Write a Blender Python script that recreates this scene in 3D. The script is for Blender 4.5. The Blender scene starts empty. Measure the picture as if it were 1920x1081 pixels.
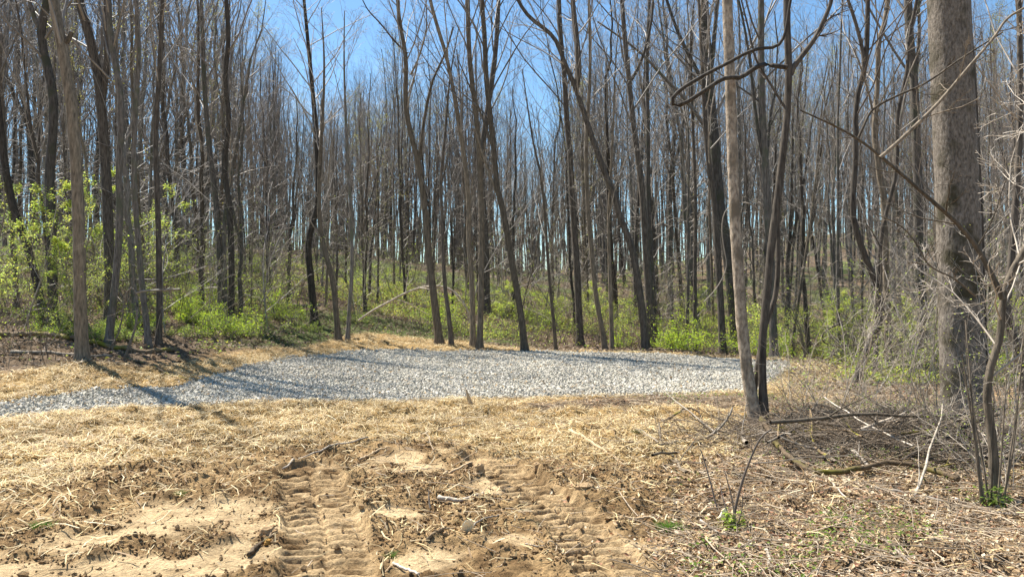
import bpy, math
import numpy as np
from mathutils import Vector

# ------------------------------------------------------------------ camera, world, sun
scn = bpy.context.scene
COL = scn.collection
CAMZ = 1.65; F = 1450.0; HZ = 540.0          # focal length and horizon row, measured in the 1920 px photograph
cam_d = bpy.data.cameras.new('camera'); cam = bpy.data.objects.new('camera', cam_d); COL.objects.link(cam)
cam.location = (0, 0, CAMZ); cam.rotation_euler = (math.radians(90), 0, 0)
cam_d.sensor_width = 36; cam_d.lens = F / 1920 * 36; cam_d.clip_start = 0.05; cam_d.clip_end = 5000
scn.camera = cam

SUN_EL = math.radians(58); SUN_AZ = math.radians(-50)      # azimuth measured from +Y, negative = to the left
world = bpy.data.worlds.new('World'); scn.world = world; world.use_nodes = True
nt = world.node_tree; nt.nodes.clear()
wo = nt.nodes.new('ShaderNodeOutputWorld'); bg = nt.nodes.new('ShaderNodeBackground')
sky = nt.nodes.new('ShaderNodeTexSky'); sky.sky_type = 'NISHITA'; sky.sun_disc = False
sky.sun_elevation = SUN_EL; sky.sun_rotation = SUN_AZ
sky.air_density = 1.0; sky.dust_density = 0.3; sky.ozone_density = 4.5; sky.altitude = 300
bg.inputs[1].default_value = 0.068
tc = nt.nodes.new('ShaderNodeTexCoord'); mp = nt.nodes.new('ShaderNodeMapping'); mp.inputs['Scale'].default_value = (1.6, 1.6, 4.5)
nz = nt.nodes.new('ShaderNodeTexNoise'); nz.inputs['Scale'].default_value = 2.2; nz.inputs['Detail'].default_value = 6
cr = nt.nodes.new('ShaderNodeValToRGB'); cr.color_ramp.elements[0].position = 0.62; cr.color_ramp.elements[1].position = 0.98
cr.color_ramp.elements[1].color = (0.6, 0.6, 0.6, 1)
mx = nt.nodes.new('ShaderNodeMixRGB'); mx.inputs[2].default_value = (10, 10.5, 11, 1)
nt.links.new(tc.outputs['Generated'], mp.inputs[0]); nt.links.new(mp.outputs[0], nz.inputs[0]); nt.links.new(nz.outputs[0], cr.inputs[0])
nt.links.new(cr.outputs[0], mx.inputs[0]); tint = nt.nodes.new('ShaderNodeMixRGB'); tint.blend_type = 'MULTIPLY'; tint.inputs[0].default_value = 1; tint.inputs[2].default_value = (1.0, 1.16, 1.14, 1); nt.links.new(sky.outputs[0], tint.inputs[1]); nt.links.new(tint.outputs[0], mx.inputs[1]); nt.links.new(mx.outputs[0], bg.inputs[0]); nt.links.new(bg.outputs[0], wo.inputs[0])
sl = bpy.data.lights.new('sun', 'SUN'); sl.energy = 5.0; sl.angle = math.radians(0.53); sl.color = (1.0, 0.95, 0.86)
sun = bpy.data.objects.new('sun', sl); COL.objects.link(sun)
sd = Vector((math.sin(SUN_AZ) * math.cos(SUN_EL), math.cos(SUN_AZ) * math.cos(SUN_EL), math.sin(SUN_EL)))
sun.rotation_euler = sd.to_track_quat('Z', 'Y').to_euler(); sun.location = (-20, 20, 40)
scn.view_settings.view_transform = 'Standard'; scn.view_settings.look = 'None'
scn.view_settings.exposure = 1.25; scn.view_settings.gamma = 1
scn.cycles.max_bounces = 6; scn.cycles.diffuse_bounces = 3; scn.cycles.transparent_max_bounces = 4

# ------------------------------------------------------------------ noise + terrain
_tab = np.random.RandomState(5).rand(256, 256)
def vnoise(x, y, seed=0):
    x = np.asarray(x, float) + seed * 17.3; y = np.asarray(y, float) + seed * 9.1
    xi = np.floor(x).astype(int); yi = np.floor(y).astype(int)
    fx = x - xi; fy = y - yi; fx = fx * fx * (3 - 2 * fx); fy = fy * fy * (3 - 2 * fy)
    g = lambda a, b: _tab[a & 255, b & 255]
    return (g(xi, yi) * (1 - fx) + g(xi + 1, yi) * fx) * (1 - fy) + (g(xi, yi + 1) * (1 - fx) + g(xi + 1, yi + 1) * fx) * fy
def fbm(x, y, o=4, seed=0):
    s = 0; a = 1; t = 0
    for i in range(o):
        s = s + a * vnoise(x * 2 ** i, y * 2 ** i, seed + i); t += a; a *= 0.5
    return s / t
def sstep(a, b, x):
    t = np.clip((x - a) / (b - a), 0, 1); return t * t * (3 - 2 * t)

def rowY(py): return CAMZ * F / (py - HZ)
def P0(px, py):
    Y = rowY(py); return ((px - 960) / F * Y, Y)
near_px = [(-700, 845), (-300, 812), (0, 784), (200, 768), (500, 752), (700, 752), (880, 748), (1100, 745), (1300, 738), (1420, 733)]
far_px = [(1455, 712), (1484, 684), (1470, 671), (1400, 666), (1250, 662), (1100, 660), (950, 657), (720, 658), (640, 664), (560, 676), (480, 696), (350, 722), (200, 738), (0, 757), (-300, 777), (-700, 800)]
PAD = np.array([P0(*p) for p in near_px + far_px])
def in_poly(x, y, poly):
    x = np.asarray(x); y = np.asarray(y); c = np.zeros(x.shape, bool); n = len(poly)
    for i in range(n):
        x1, y1 = poly[i]; x2, y2 = poly[i - 1]
        if y1 == y2: continue
        c ^= ((y1 > y) != (y2 > y)) & (x < (x2 - x1) * (y - y1) / (y2 - y1) + x1)
    return c
def pad_dist(x, y):      # distance to the pad's outline, negative inside
    x = np.asarray(x, float); y = np.asarray(y, float); d = np.full(x.shape, 1e9); n = len(PAD)
    for i in range(n):
        a = PAD[i - 1]; b = PAD[i]; ab = b - a; L = max(ab @ ab, 1e-9)
        t = np.clip(((x - a[0]) * ab[0] + (y - a[1]) * ab[1]) / L, 0, 1)
        d = np.minimum(d, np.hypot(x - a[0] - t * ab[0], y - a[1] - t * ab[1]))
    return np.where(in_poly(x, y, PAD), -d, d)

YS = np.array([-50, 9, 11, 13, 15, 17, 20, 24, 30, 40, 55, 75, 110, 200, 700, 4000.])
PXC = np.array([-1500, -100, 100, 300, 600, 800, 1000, 1250, 1500, 1700, 1920, 3200.])
ZT = np.array([
 [0, 0, .1, .35, .6, .9, 1.3, 1.9, 2.8, 4.2, 5.8, 6.2, 3, 0, 0, 0],
 [0, 0, .02, .30, .55, .78, 1.15, 1.65, 2.5, 3.8, 5.4, 5.7, 3, 0, 0, 0],
 [0, 0, 0, .25, .50, .72, 1.05, 1.55, 2.35, 3.6, 5.2, 5.5, 3, 0, 0, 0],
 [0, 0, 0, .03, .30, .50, .85, 1.3, 2.1, 3.3, 4.9, 5.1, 3, 0, 0, 0],
 [0, 0, 0, 0, 0, 0, .12, .60, 1.4, 2.6, 4.3, 4.7, 3, 0, 0, 0],
 [0, 0, 0, 0, 0, 0, 0, .25, .85, 1.8, 3.3, 3.8, 3, 0, 0, 0],
 [0, 0, 0, 0, 0, 0, 0, 0, .35, 1.1, 2.3, 3.2, 2.5, 0, 0, 0],
 [0, 0, 0, 0, 0, 0, 0, -.35, -.25, .2, 1.2, 2.6, 5.0, 7, 0, 0],
 [0, 0, 0, 0, 0, 0, -.25, -.55, -.55, -.2, 1.0, 3.4, 8.5, 15, 0, 0],
 [0, 0, 0, 0, -.02, -.1, -.25, -.5, -.5, -.1, 1.2, 4.0, 9.5, 17, 0, 0],
 [0, 0, 0, 0, -.02, -.1, -.2, -.4, -.4, 0, 1.2, 4.0, 9.5, 17, 0, 0],
 [0, 0, 0, 0, 0, 0, 0, 0, .2, .5, 1.6, 4, 9, 17, 0, 0]])
def px_of(x, y): return 960 + F * np.asarray(x) / np.maximum(np.asarray(y), 3.0)
def base_h(x, y):
    x = np.asarray(x, float); y = np.asarray(y, float)
    u = np.clip(px_of(x, y), PXC[0], PXC[-1] - 1)
    ci = np.clip(np.searchsorted(PXC, u, side='right') - 1, 0, len(PXC) - 2)
    cf = (u - PXC[ci]) / (PXC[ci + 1] - PXC[ci])
    yi = np.clip(np.searchsorted(YS, y, side='right') - 1, 0, len(YS) - 2)
    yf = np.clip((y - YS[yi]) / (YS[yi + 1] - YS[yi]), 0, 1)
    z = (ZT[ci, yi] * (1 - yf) + ZT[ci, yi + 1] * yf) * (1 - cf) + (ZT[ci + 1, yi] * (1 - yf) + ZT[ci + 1, yi + 1] * yf) * cf
    return z

# lay-out of what covers the clearing (world x, y in metres)
TRK = [np.array([(-1.05, 3.0), (-1.05, 4.4), (-1.28, 5.3), (-1.62, 6.3), (-1.86, 7.1)]),
       np.array([(0.95, 3.0), (0.62, 4.3), (0.40, 5.5), (0.10, 6.4), (-0.28, 7.35)])]
TRW = [0.27, 0.24]
def trk_coord(x, y, T):
    best = np.full(np.shape(x), 1e9); s_out = np.zeros(np.shape(x)); side = np.zeros(np.shape(x)); acc = 0
    for i in range(len(T) - 1):
        a = T[i]; b = T[i + 1]; ab = b - a; L = np.hypot(*ab)
        t = np.clip(((x - a[0]) * ab[0] + (y - a[1]) * ab[1]) / L ** 2, 0, 1)
        dx = x - a[0] - t * ab[0]; dy = y - a[1] - t * ab[1]; d = np.hypot(dx, dy)
        m = d < best; best = np.where(m, d, best); s_out = np.where(m, acc + t * L, s_out)
        side = np.where(m, np.sign(ab[0] * dy - ab[1] * dx) * d, side); acc += L
    return best, s_out, side, acc
# smooth pale clay scrapes: x, y, rx, ry, turn
CLAY = [(-2.25, 5.55, .50, .42, .2), (-2.75, 5.05, 1.05, .22, .35), (-1.05, 7.35, .42, .38, .1), (-.95, 7.05, .35, .2, .3), (-2.35, 4.5, .9, .3, .3), (-1.55, 5.35, .5, .13, .35),
        (.9, 4.9, .6, .28, .0), (1.3, 4.55, .7, .35, -.1), (-.55, 4.65, .25, .3, 0), (-.95, 5.6, .3, .15, 0), (.05, 5.0, .2, .15, 0), (2.0, 4.3, .5, .3, 0), (-3.3, 4.5, .7, .2, .3), (-.2, 6.2, .3, .2, -.6)]
def clay_mask(x, y):
    m = np.zeros(np.shape(x)); n = fbm(x * 3, y * 3, 3, 31) - .5
    for cx, cy, rx, ry, a in CLAY:
        c, s = math.cos(a), math.sin(a); dx = x - cx; dy = y - cy
        r = np.hypot((c * dx + s * dy) / rx, (-s * dx + c * dy) / ry) + n * 2.0
        m = np.maximum(m, 1 - sstep(.55, 1.15, r))
    return m
def masks(x, y):
    x = np.asarray(x, float); y = np.asarray(y, float)
    px = px_of(x, y); n = fbm(x * .9, y * .9, 4, 3) - .5; n2 = fbm(x * 3, y * 3, 3, 13) - .5
    d = pad_dist(x, y)
    row = HZ + CAMZ * F / np.maximum(y, 1)
    # straw: band in front of the pad, thick at the left edge, thin to the right
    lim = np.interp(px, [-200, 0, 150, 300, 600, 900, 1200, 1400, 1500, 1600], [7.0, 6.2, 6.5, 8.0, 8.5, 7.9, 6.8, 8.0, 9.4, 14.5])
    s_near = sstep(-.6, .5, y - lim + n * 2.6 + n2 * 1.0)
    lim2 = np.interp(px, [-200, 0, 350, 560, 640, 720, 850, 1000, 1150, 1400, 1500], [1.9, 1.9, 1.4, .9, 1.8, 2.6, 1.9, .8, .25, .3, .7])
    far = (y > 10.6) & (px < 1480)
    straw = np.where((px > 1450) & (y > 10), (1 - sstep(0.8, 1.9, d + n * 1.5)), np.where(far & (d > 0) & (y > 10.5), 1 - sstep(.7, 1.15, d / lim2 + n * .9), s_near))
    straw = np.where((px > 1420) & (y <= 10), straw * (1 - sstep(1420, 1520, px + n * 160)), straw)
    forest = np.where((y > 10.6) & (px < 1480), sstep(.9, 1.3, d / lim2 + n * .8), np.where(px > 1480, sstep(10.0, 13.5, y + n * 3), 0))
    forest = np.where(y > 23, 1, forest)
    litter = sstep(1180, 1420, px + n * 420 + (row - 800) * -.1) * (y < 11) * (1 - straw)
    clay = clay_mask(x, y) * (1 - litter * .5)
    return dict(straw=np.clip(straw * (d > -.05), 0, 1), forest=np.clip(forest, 0, 1), litter=np.clip(np.maximum(litter, forest * .8), 0, 1), clay=clay, d=d, px=px, row=row)
def in_trk(x, y):
    m = np.zeros(np.shape(x))
    for T, w in zip(TRK, TRW): m = np.maximum(m, 1 - sstep(w * .9, w * 1.2, trk_coord(x, y, T)[0]))
    return m
def micro(x, y, M):
    st = M['straw']; cl = M['clay']; d = M['d']
    outside = sstep(0.0, .35, d)
    z = (fbm(x * .55, y * .55, 3, 7) - .5) * .09 * outside
    rough = (fbm(x * 3.2, y * 3.2, 4, 40) - .45)
    tilled = (1 - cl) * (1 - st * .55) * outside * (1 - M['forest'] * .3)
    z = z + tilled * (np.maximum(rough, -.15) * .20)
    cl2 = fbm(x * 11, y * 11, 3, 51); z = z + tilled * np.maximum(cl2 - .5, 0) ** 1.0 * .14 * (.35 + fbm(x * 1.3, y * 1.3, 2, 77)) * (1 - M['litter'] * .6)
    z = z + st * outside * (fbm(x * 3.5, y * 3.5, 3, 60) - .5) * .16
    z = z + (vnoise(x * 24, y * 24, 5) - .5) * .030 * outside * (1 - cl * .9)
    z = z + (vnoise(x * 9, y * 5, 15) - .5) * .012 * cl
    for T, w in zip(TRK, TRW):
        b, s, sd_, acc = trk_coord(x, y, T)
        m = (1 - sstep(w * .85, w * 1.1, b)) * (1 - st * .5) * sstep(.16, .34, fbm(x * 1.7, y * 1.7, 2, 19) + .12)
        ph = (s + np.abs(sd_ - .03) * .22 + (vnoise(x * 5, y * 5, 9) - .5) * .05) / .13; fr = ph - np.floor(ph); lug = np.where(fr < .16, -1 + 2 * fr / .16, np.where(fr < .5, 1 - .3 * (fr - .16), .9 - 3.8 * (fr - .5)))
        z = z * (1 - m * .88) + m * (-.035 + .030 * np.clip(lug, -1, 1) * (.35 + 1.1 * vnoise(x * 7, y * 7, 29)) + (vnoise(x * 22, y * 22, 3) - .5) * .016 - .02 * (np.abs(sd_) < .02))
        z = z + .035 * np.exp(-((b - w * 1.12) / .05) ** 2) * (1 - st) * fbm(x * 6, y * 6, 2, 5)
    return z
def ground_h(x, y):
    x = np.asarray(x, float); y = np.asarray(y, float); M = masks(x, y)
    und = (fbm(x * .12, y * .12, 3, 88) - .5) * sstep(20, 40, y) * 1.2
    return base_h(x, y) + micro(x, y, M) * np.where(y < 24, 1, .5) + und - .03 * (M['d'] < 0)
def gz(x, y): return float(ground_h(np.array([x]), np.array([y]))[0])
def base_pt(px, py):
    """point of the terrain seen at that pixel of the photograph"""
    Y = np.arange(3.2, 90, .04); X = (px - 960) / F * Y; z = base_h(X, Y)
    row = HZ - (z - CAMZ) / Y * F
    k = np.where(row <= py)[0]; k = k[0] if len(k) else len(Y) - 1
    return X[k], Y[k]
def WP(px, py, Y): return np.array([(px - 960) / F * Y, Y, CAMZ - (py - HZ) / F * Y])

# ------------------------------------------------------------------ mesh helpers
def mesh_np(name, verts, faces, col=None, smooth=False):
    """verts (N,3); faces (M,3|4) array or list of such arrays"""
    if not isinstance(faces, list): faces = [faces]
    faces = [f for f in faces if len(f)]
    me = bpy.data.meshes.new(name); me.vertices.add(len(verts)); me.vertices.foreach_set('co', np.asarray(verts, np.float32).ravel())
    li = np.concatenate([f.ravel() for f in faces]).astype(np.int32); tot = np.concatenate([np.full(len(f), f.shape[1]) for f in faces]).astype(np.int32)
    me.loops.add(len(li)); me.loops.foreach_set('vertex_index', li)
    me.polygons.add(len(tot)); st = np.concatenate([[0], np.cumsum(tot)[:-1]]).astype(np.int32)
    me.polygons.foreach_set('loop_start', st); me.polygons.foreach_set('loop_total', tot)
    me.polygons.foreach_set('use_smooth', np.full(len(tot), smooth))
    if col is not None:
        at = me.color_attributes.new('Col', 'FLOAT_COLOR', 'POINT'); c = np.ones((len(verts), 4), np.float32); c[:, :3] = col
        at.data.foreach_set('color', c.ravel())
    me.update(calc_edges=True)
    return me
def link(name, me, mat, parent=None, loc=(0, 0, 0)):
    o = bpy.data.objects.new(name, me)
    if mat and not me.materials: me.materials.append(mat)
    COL.objects.link(o); o.location = loc
    if parent: o.parent = parent
    return o
def tag(o, label=None, cat=None, group=None, kind=None):
    if label: o['label'] = label
    if cat: o['category'] = cat
    if group: o['group'] = group
    if kind: o['kind'] = kind
    return o
def empty(name, loc, label=None, cat=None, group=None, rz=0, sc=None):
    o = bpy.data.objects.new(name, None); o.empty_display_size = .2; COL.objects.link(o); o.location = loc; o.rotation_euler = (0, 0, rz)
    if sc: o.scale = sc
    return tag(o, label, cat, group)
def copy_tree(root, loc, rz, sc, label=None, group=None, tilt=(0, 0)):
    r = root.copy(); COL.objects.link(r); r.location = loc; r.rotation_euler = (tilt[0], tilt[1], rz); r.scale = sc
    if label: r['label'] = label
    if group: r['group'] = group
    for ch in root.children:
        c = ch.copy(); COL.objects.link(c); c.parent = r
    return r
def nrm(v): return v / np.maximum(np.linalg.norm(v, axis=-1, keepdims=True), 1e-9)
def tubes(P, R, S=4, cap=True, rough=0, rng=None):
    """P (N,K,3) paths, R (N,K) radii -> verts, faces"""
    N, K, _ = P.shape
    T = np.empty_like(P); T[:, 1:-1] = P[:, 2:] - P[:, :-2]; T[:, 0] = P[:, 1] - P[:, 0]; T[:, -1] = P[:, -1] - P[:, -2]; T = nrm(T)
    m = nrm(P[:, -1] - P[:, 0]); ref = np.where(np.abs(m[:, 2:3]) < .8, np.array([[0, 0, 1.]]), np.array([[1., 0, 0]]))
    U = nrm(np.cross(T, ref[:, None, :])); V = np.cross(T, U)
    a = np.arange(S) / S * 2 * np.pi
    rr = R[:, :, None] * np.ones(S)
    if rough and rng is not None: rr = rr * (1 + rough * (rng.rand(N, K, S) - .5) * 2)
    v = P[:, :, None, :] + rr[..., None] * (np.cos(a)[None, None, :, None] * U[:, :, None, :] + np.sin(a)[None, None, :, None] * V[:, :, None, :])
    v = v.reshape(-1, 3)
    n = np.arange(N)[:, None, None] * K * S; k = np.arange(K - 1)[None, :, None] * S; s = np.arange(S)[None, None, :]; s2 = (s + 1) % S
    f = np.stack([n + k + s, n + k + s2, n + k + S + s2, n + k + S + s], -1).reshape(-1, 4)
    return v, f
class MB:
    def __init__(s): s.v = []; s.f = []; s.c = []; s.n = 0
    def add(s, v, f, c=None):
        s.v.append(v); s.f.append(f + s.n); s.n += len(v)
        if c is not None: s.c.append(np.broadcast_to(c, v.shape).copy())
    def mesh(s, name, smooth=True):
        V = np.concatenate(s.v); f3 = [f for f in s.f if f.shape[1] == 3]; f4 = [f for f in s.f if f.shape[1] == 4]
        fs = ([np.concatenate(f4)] if f4 else []) + ([np.concatenate(f3)] if f3 else [])
        return mesh_np(name, V, fs, np.concatenate(s.c) if s.c else None, smooth)
def resample(pts, K, vals=None):
    """Catmull-like smooth resample of a polyline (M,3)"""
    pts = np.asarray(pts, float); d = np.concatenate([[0], np.cumsum(np.linalg.norm(np.diff(pts, axis=0), axis=1))])
    for _ in range(2 if len(pts) > 2 else 0):     # Chaikin corner cutting
        q = [pts[0]]; dv = [d[0]]
        for i in range(len(pts) - 1):
            q += [pts[i] * .75 + pts[i + 1] * .25, pts[i] * .25 + pts[i + 1] * .75]; dv += [d[i] * .75 + d[i + 1] * .25, d[i] * .25 + d[i + 1] * .75]
        q.append(pts[-1]); dv.append(d[-1]); pts = np.array(q); d = np.array(dv)
    t = np.linspace(0, d[-1], K); out = np.stack([np.interp(t, d, pts[:, k]) for k in range(3)], 1)
    return out, t
def grow(P, R, n, t0, t1, ang, lf, K, rr, up, wig, rng, shape=None, rmin=.003, angj=.25, lenj=.35, tmul=(1, .3)):
    N, K0, _ = P.shape
    L = np.linalg.norm(np.diff(P, axis=1), axis=2).sum(1)
    tt = t0 + (t1 - t0) * (np.arange(n)[None] + rng.rand(N, n)) / n
    f = tt * (K0 - 1); i = np.clip(f.astype(int), 0, K0 - 2); w = (f - i)[..., None]
    ar = np.arange(N)[:, None]
    O = P[ar, i] * (1 - w) + P[ar, i + 1] * w; T = nrm(P[ar, i + 1] - P[ar, i])
    r0 = R[ar, i] * (1 - w[..., 0]) + R[ar, i + 1] * w[..., 0]
    az = (np.arange(n)[None] * 2.4 + rng.rand(N, 1) * 6.28 + rng.rand(N, n) * 1.2)
    ref = np.where(np.abs(T[..., 2:3]) < .9, np.array([0, 0, 1.]), np.array([1., 0, 0])); A = nrm(np.cross(T, ref)); B = np.cross(T, A)
    a = ang + angj * (rng.rand(N, n) - .5) * 2
    D = np.cos(a)[..., None] * T + np.sin(a)[..., None] * (np.cos(az)[..., None] * A + np.sin(az)[..., None] * B)
    sh = (shape(tt) if shape else (tmul[0] + (tmul[1] - tmul[0]) * tt))
    ln = lf * L[:, None] * sh * (1 - lenj + 2 * lenj * rng.rand(N, n))
    M = N * n; O = O.reshape(M, 3); D = nrm(D.reshape(M, 3)); ln = ln.reshape(M, 1); r = np.maximum(r0.reshape(M) * rr, rmin)
    out = np.empty((M, K, 3)); out[:, 0] = O; d = D
    for k in range(1, K):
        d = nrm(d + np.array([0, 0, up]) / K + wig * (rng.rand(M, 3) - .5)); out[:, k] = out[:, k - 1] + d * ln / (K - 1)
    rad = np.maximum(r[:, None] * np.linspace(1, .35, K)[None], rmin * .8)
    return out, rad

# ------------------------------------------------------------------ materials
def mat(name): 
    m = bpy.data.materials.new(name); m.use_nodes = True; n = m.node_tree; n.nodes.clear()
    out = n.nodes.new('ShaderNodeOutputMaterial'); b = n.nodes.new('ShaderNodeBsdfPrincipled'); n.links.new(b.outputs[0], out.inputs[0])
    return m, n, b, out
def bark(name, c1, c2, sc=6, stretch=.18, bump=.6, rough=.85, blotch=None, dist=.02, spec=.3):
    m, n, b, _ = mat(name); tc = n.nodes.new('ShaderNodeTexCoord'); mp = n.nodes.new('ShaderNodeMapping'); mp.inputs['Scale'].default_value = (1, 1, stretch)
    n.links.new(tc.outputs['Object'], mp.inputs[0])
    z = n.nodes.new('ShaderNodeTexNoise'); z.inputs['Scale'].default_value = sc * 5; z.inputs['Detail'].default_value = 6; z.inputs['Roughness'].default_value = .65; n.links.new(mp.outputs[0], z.inputs[0])
    r = n.nodes.new('ShaderNodeValToRGB'); r.color_ramp.elements[0].position = .34; r.color_ramp.elements[1].position = .68
    r.color_ramp.elements[0].color = (*c1, 1); r.color_ramp.elements[1].color = (*c2, 1); n.links.new(z.outputs[0], r.inputs[0])
    last = r.outputs[0]
    if blotch:
        z2 = n.nodes.new('ShaderNodeTexNoise'); z2.inputs['Scale'].default_value = 3.0; z2.inputs['Detail'].default_value = 5; n.links.new(tc.outputs['Object'], z2.inputs[0])
        r2 = n.nodes.new('ShaderNodeValToRGB'); r2.color_ramp.elements[0].position = .50; r2.color_ramp.elements[1].position = .64; n.links.new(z2.outputs[0], r2.inputs[0])
        mx = n.nodes.new('ShaderNodeMixRGB'); mx.inputs[2].default_value = (*blotch, 1); n.links.new(r2.outputs[0], mx.inputs[0]); n.links.new(last, mx.inputs[1]); last = mx.outputs[0]
    oi = n.nodes.new('ShaderNodeObjectInfo'); hv = n.nodes.new('ShaderNodeHueSaturation'); mr = n.nodes.new('ShaderNodeMapRange')
    mr.inputs['To Min'].default_value = .55; mr.inputs['To Max'].default_value = 1.5; n.links.new(oi.outputs['Random'], mr.inputs[0]); n.links.new(mr.outputs[0], hv.inputs['Value']); n.links.new(last, hv.inputs['Color'])
    n.links.new(hv.outputs[0], b.inputs['Base Color']); b.inputs['Roughness'].default_value = rough; b.inputs['Specular IOR Level'].default_value = spec
    bp = n.nodes.new('ShaderNodeBump'); bp.inputs['Strength'].default_value = bump; bp.inputs['Distance'].default_value = dist; n.links.new(z.outputs[0], bp.inputs['Height']); n.links.new(bp.outputs[0], b.inputs['Normal'])
    return m
B_GREY = bark('bark_grey', (.065, .055, .045), (.22, .19, .16), blotch=(.10, .10, .065))
B_DARK = bark('bark_dark', (.035, .028, .022), (.14, .115, .09))
B_BROWN = bark('bark_brown', (.075, .06, .042), (.24, .19, .135))
B_PALE = bark('bark_pale', (.13, .10, .075), (.48, .39, .29), sc=6, stretch=.5, blotch=(.15, .12, .085), bump=1.0)
B_BIG = bark('bark_big', (.10, .08, .062), (.36, .305, .245), sc=9, stretch=.4, blotch=(.07, .058, .03), bump=1, dist=.018)
TWIG = bark('twig_bark', (.15, .125, .10), (.31, .265, .22), sc=2, bump=.1, rough=.55, spec=.5)
TWIG_P = bark('twig_pale', (.24, .195, .145), (.46, .39, .31), sc=2, bump=.1, rough=.5, spec=.5)
TWIG_R = bark('twig_reddish', (.12, .095, .075), (.24, .19, .155), sc=2, bump=.1, rough=.6)
DEAD = bark('dead_wood', (.20, .13, .07), (.48, .36, .22), sc=4, stretch=1, bump=.4)
DEADG = bark('weathered_wood', (.16, .13, .10), (.44, .38, .30), sc=4, stretch=1, bump=.5)
MOSSY = bark('mossy_wood', (.09, .06, .035), (.24, .17, .10), sc=4, stretch=1, blotch=(.17, .15, .015), bump=.7)
def colmat(name, rough=.8, trans=0, spec=.3, nscale=0, bump=0):
    m, n, b, out = mat(name); a = n.nodes.new('ShaderNodeAttribute'); a.attribute_name = 'Col'; last = a.outputs['Color']
    if nscale:
        tc = n.nodes.new('ShaderNodeTexCoord'); z = n.nodes.new('ShaderNodeTexNoise'); z.inputs['Scale'].default_value = nscale; z.inputs['Detail'].default_value = 8; z.inputs['Roughness'].default_value = .7
        n.links.new(tc.outputs['Object'], z.inputs[0]); mr = n.nodes.new('ShaderNodeMapRange'); mr.inputs[1].default_value = .3; mr.inputs[2].default_value = .7; mr.inputs['To Min'].default_value = .5; mr.inputs['To Max'].default_value = 1.4
        n.links.new(z.outputs[0], mr.inputs[0]); hv = n.nodes.new('ShaderNodeHueSaturation'); n.links.new(mr.outputs[0], hv.inputs['Value']); n.links.new(last, hv.inputs['Color']); last = hv.outputs[0]
        bp = n.nodes.new('ShaderNodeBump'); bp.inputs['Strength'].default_value = bump; bp.inputs['Distance'].default_value = .035; n.links.new(z.outputs[0], bp.inputs['Height']); n.links.new(bp.outputs[0], b.inputs['Normal'])
    n.links.new(last, b.inputs['Base Color']); b.inputs['Roughness'].default_value = rough; b.inputs['Specular IOR Level'].default_value = spec
    if trans:
        t = n.nodes.new('ShaderNodeBsdfTranslucent'); n.links.new(last, t.inputs[0]); ms = n.nodes.new('ShaderNodeMixShader'); ms.inputs[0].default_value = trans
        n.links.new(b.outputs[0], ms.inputs[1]); n.links.new(t.outputs[0], ms.inputs[2]); n.links.new(ms.outputs[0], out.inputs[0])
    return m
M_GROUND = colmat('soil', .95, nscale=38, bump=1.0, spec=.1)
M_STRAW = colmat('dry_straw', .6, trans=.25, spec=.3)
M_LEAF = colmat('green_leaf', .5, trans=.58, spec=.3)
M_LITTER = colmat('dead_leaf', .7, trans=.2, spec=.25)
M_STONE = colmat('crushed_limestone', .9, spec=.2)

# ------------------------------------------------------------------ ground
def axis(parts):
    out = []
    for a, b, s in parts: out.append(np.arange(a, b, s))
    return np.concatenate(out)
def growing(a, b, s0, g):
    out = [a]; s = s0
    while out[-1] < b: out.append(out[-1] + s); s *= g
    return np.array(out)
gxp = growing(7.2, 2500, .03, 1.035)[1:]; gx = np.concatenate([-gxp[::-1], np.arange(-7.2, 7.2, .021), [7.2], gxp])
gy = np.concatenate([-growing(0, 300, .5, 1.3)[::-1][:-1], np.arange(0, 3.4, .1), np.arange(3.4, 7.6, .015), np.arange(7.6, 8.2, .02), np.arange(8.2, 13, .035), growing(13, 3000, .05, 1.03)])
X, Yg = np.meshgrid(gx, gy); Z = ground_h(X, Yg); M = masks(X, Yg)
nx, ny = len(gx), len(gy)
idx = np.arange(nx * ny).reshape(ny, nx)
fq = np.stack([idx[:-1, :-1], idx[:-1, 1:], idx[1:, 1:], idx[1:, :-1]], -1).reshape(-1, 4)
def lerp(a, b, t): return a * (1 - t[..., None]) + b * t[..., None]
n1 = fbm(X * 1.6, Yg * 1.6, 4, 21); n2_ = fbm(X * 9, Yg * 9, 3, 22); n3 = fbm(X * .5, Yg * .5, 3, 23)
A = lambda *c: np.array(c)
c = lerp(A(.165, .10, .046), A(.41, .275, .135), sstep(.32, .72, n1 * .45 + n2_ * .55))
c = lerp(c, A(.60, .45, .26), M['clay'] * (.3 + .8 * n2_))
for T, w in zip(TRK, TRW):
    b_, _, _, _ = trk_coord(X, Yg, T); c = lerp(c, A(.50, .36, .20), (1 - sstep(w * .8, w * 1.2, b_)) * .8 * sstep(.3, .6, n2_ * .5 + n1 * .5))
c = lerp(c, A(.36, .24, .10), M['straw'] * .8)
c = lerp(c, lerp(A(.19, .13, .075), A(.36, .25, .145), n2_), M['litter'] * .9)
fl = lerp(A(.09, .065, .04), A(.21, .15, .10), n1); gr = sstep(.47, .60, fbm(X * .25, Yg * .25, 4, 91)) * .75
fl = lerp(fl, A(.08, .12, .03), gr * sstep(14, 22, Yg))
c = lerp(c, fl, M['forest'])
c = lerp(c, A(.27, .255, .22), (M['d'] < 0) * 1.0)
g = link('ground', mesh_np('ground', np.stack([X, Yg, Z], -1).reshape(-1, 3), fq, c.reshape(-1, 3), True), M_GROUND); tag(g, kind='structure')

rng = np.random.RandomState(11)
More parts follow.
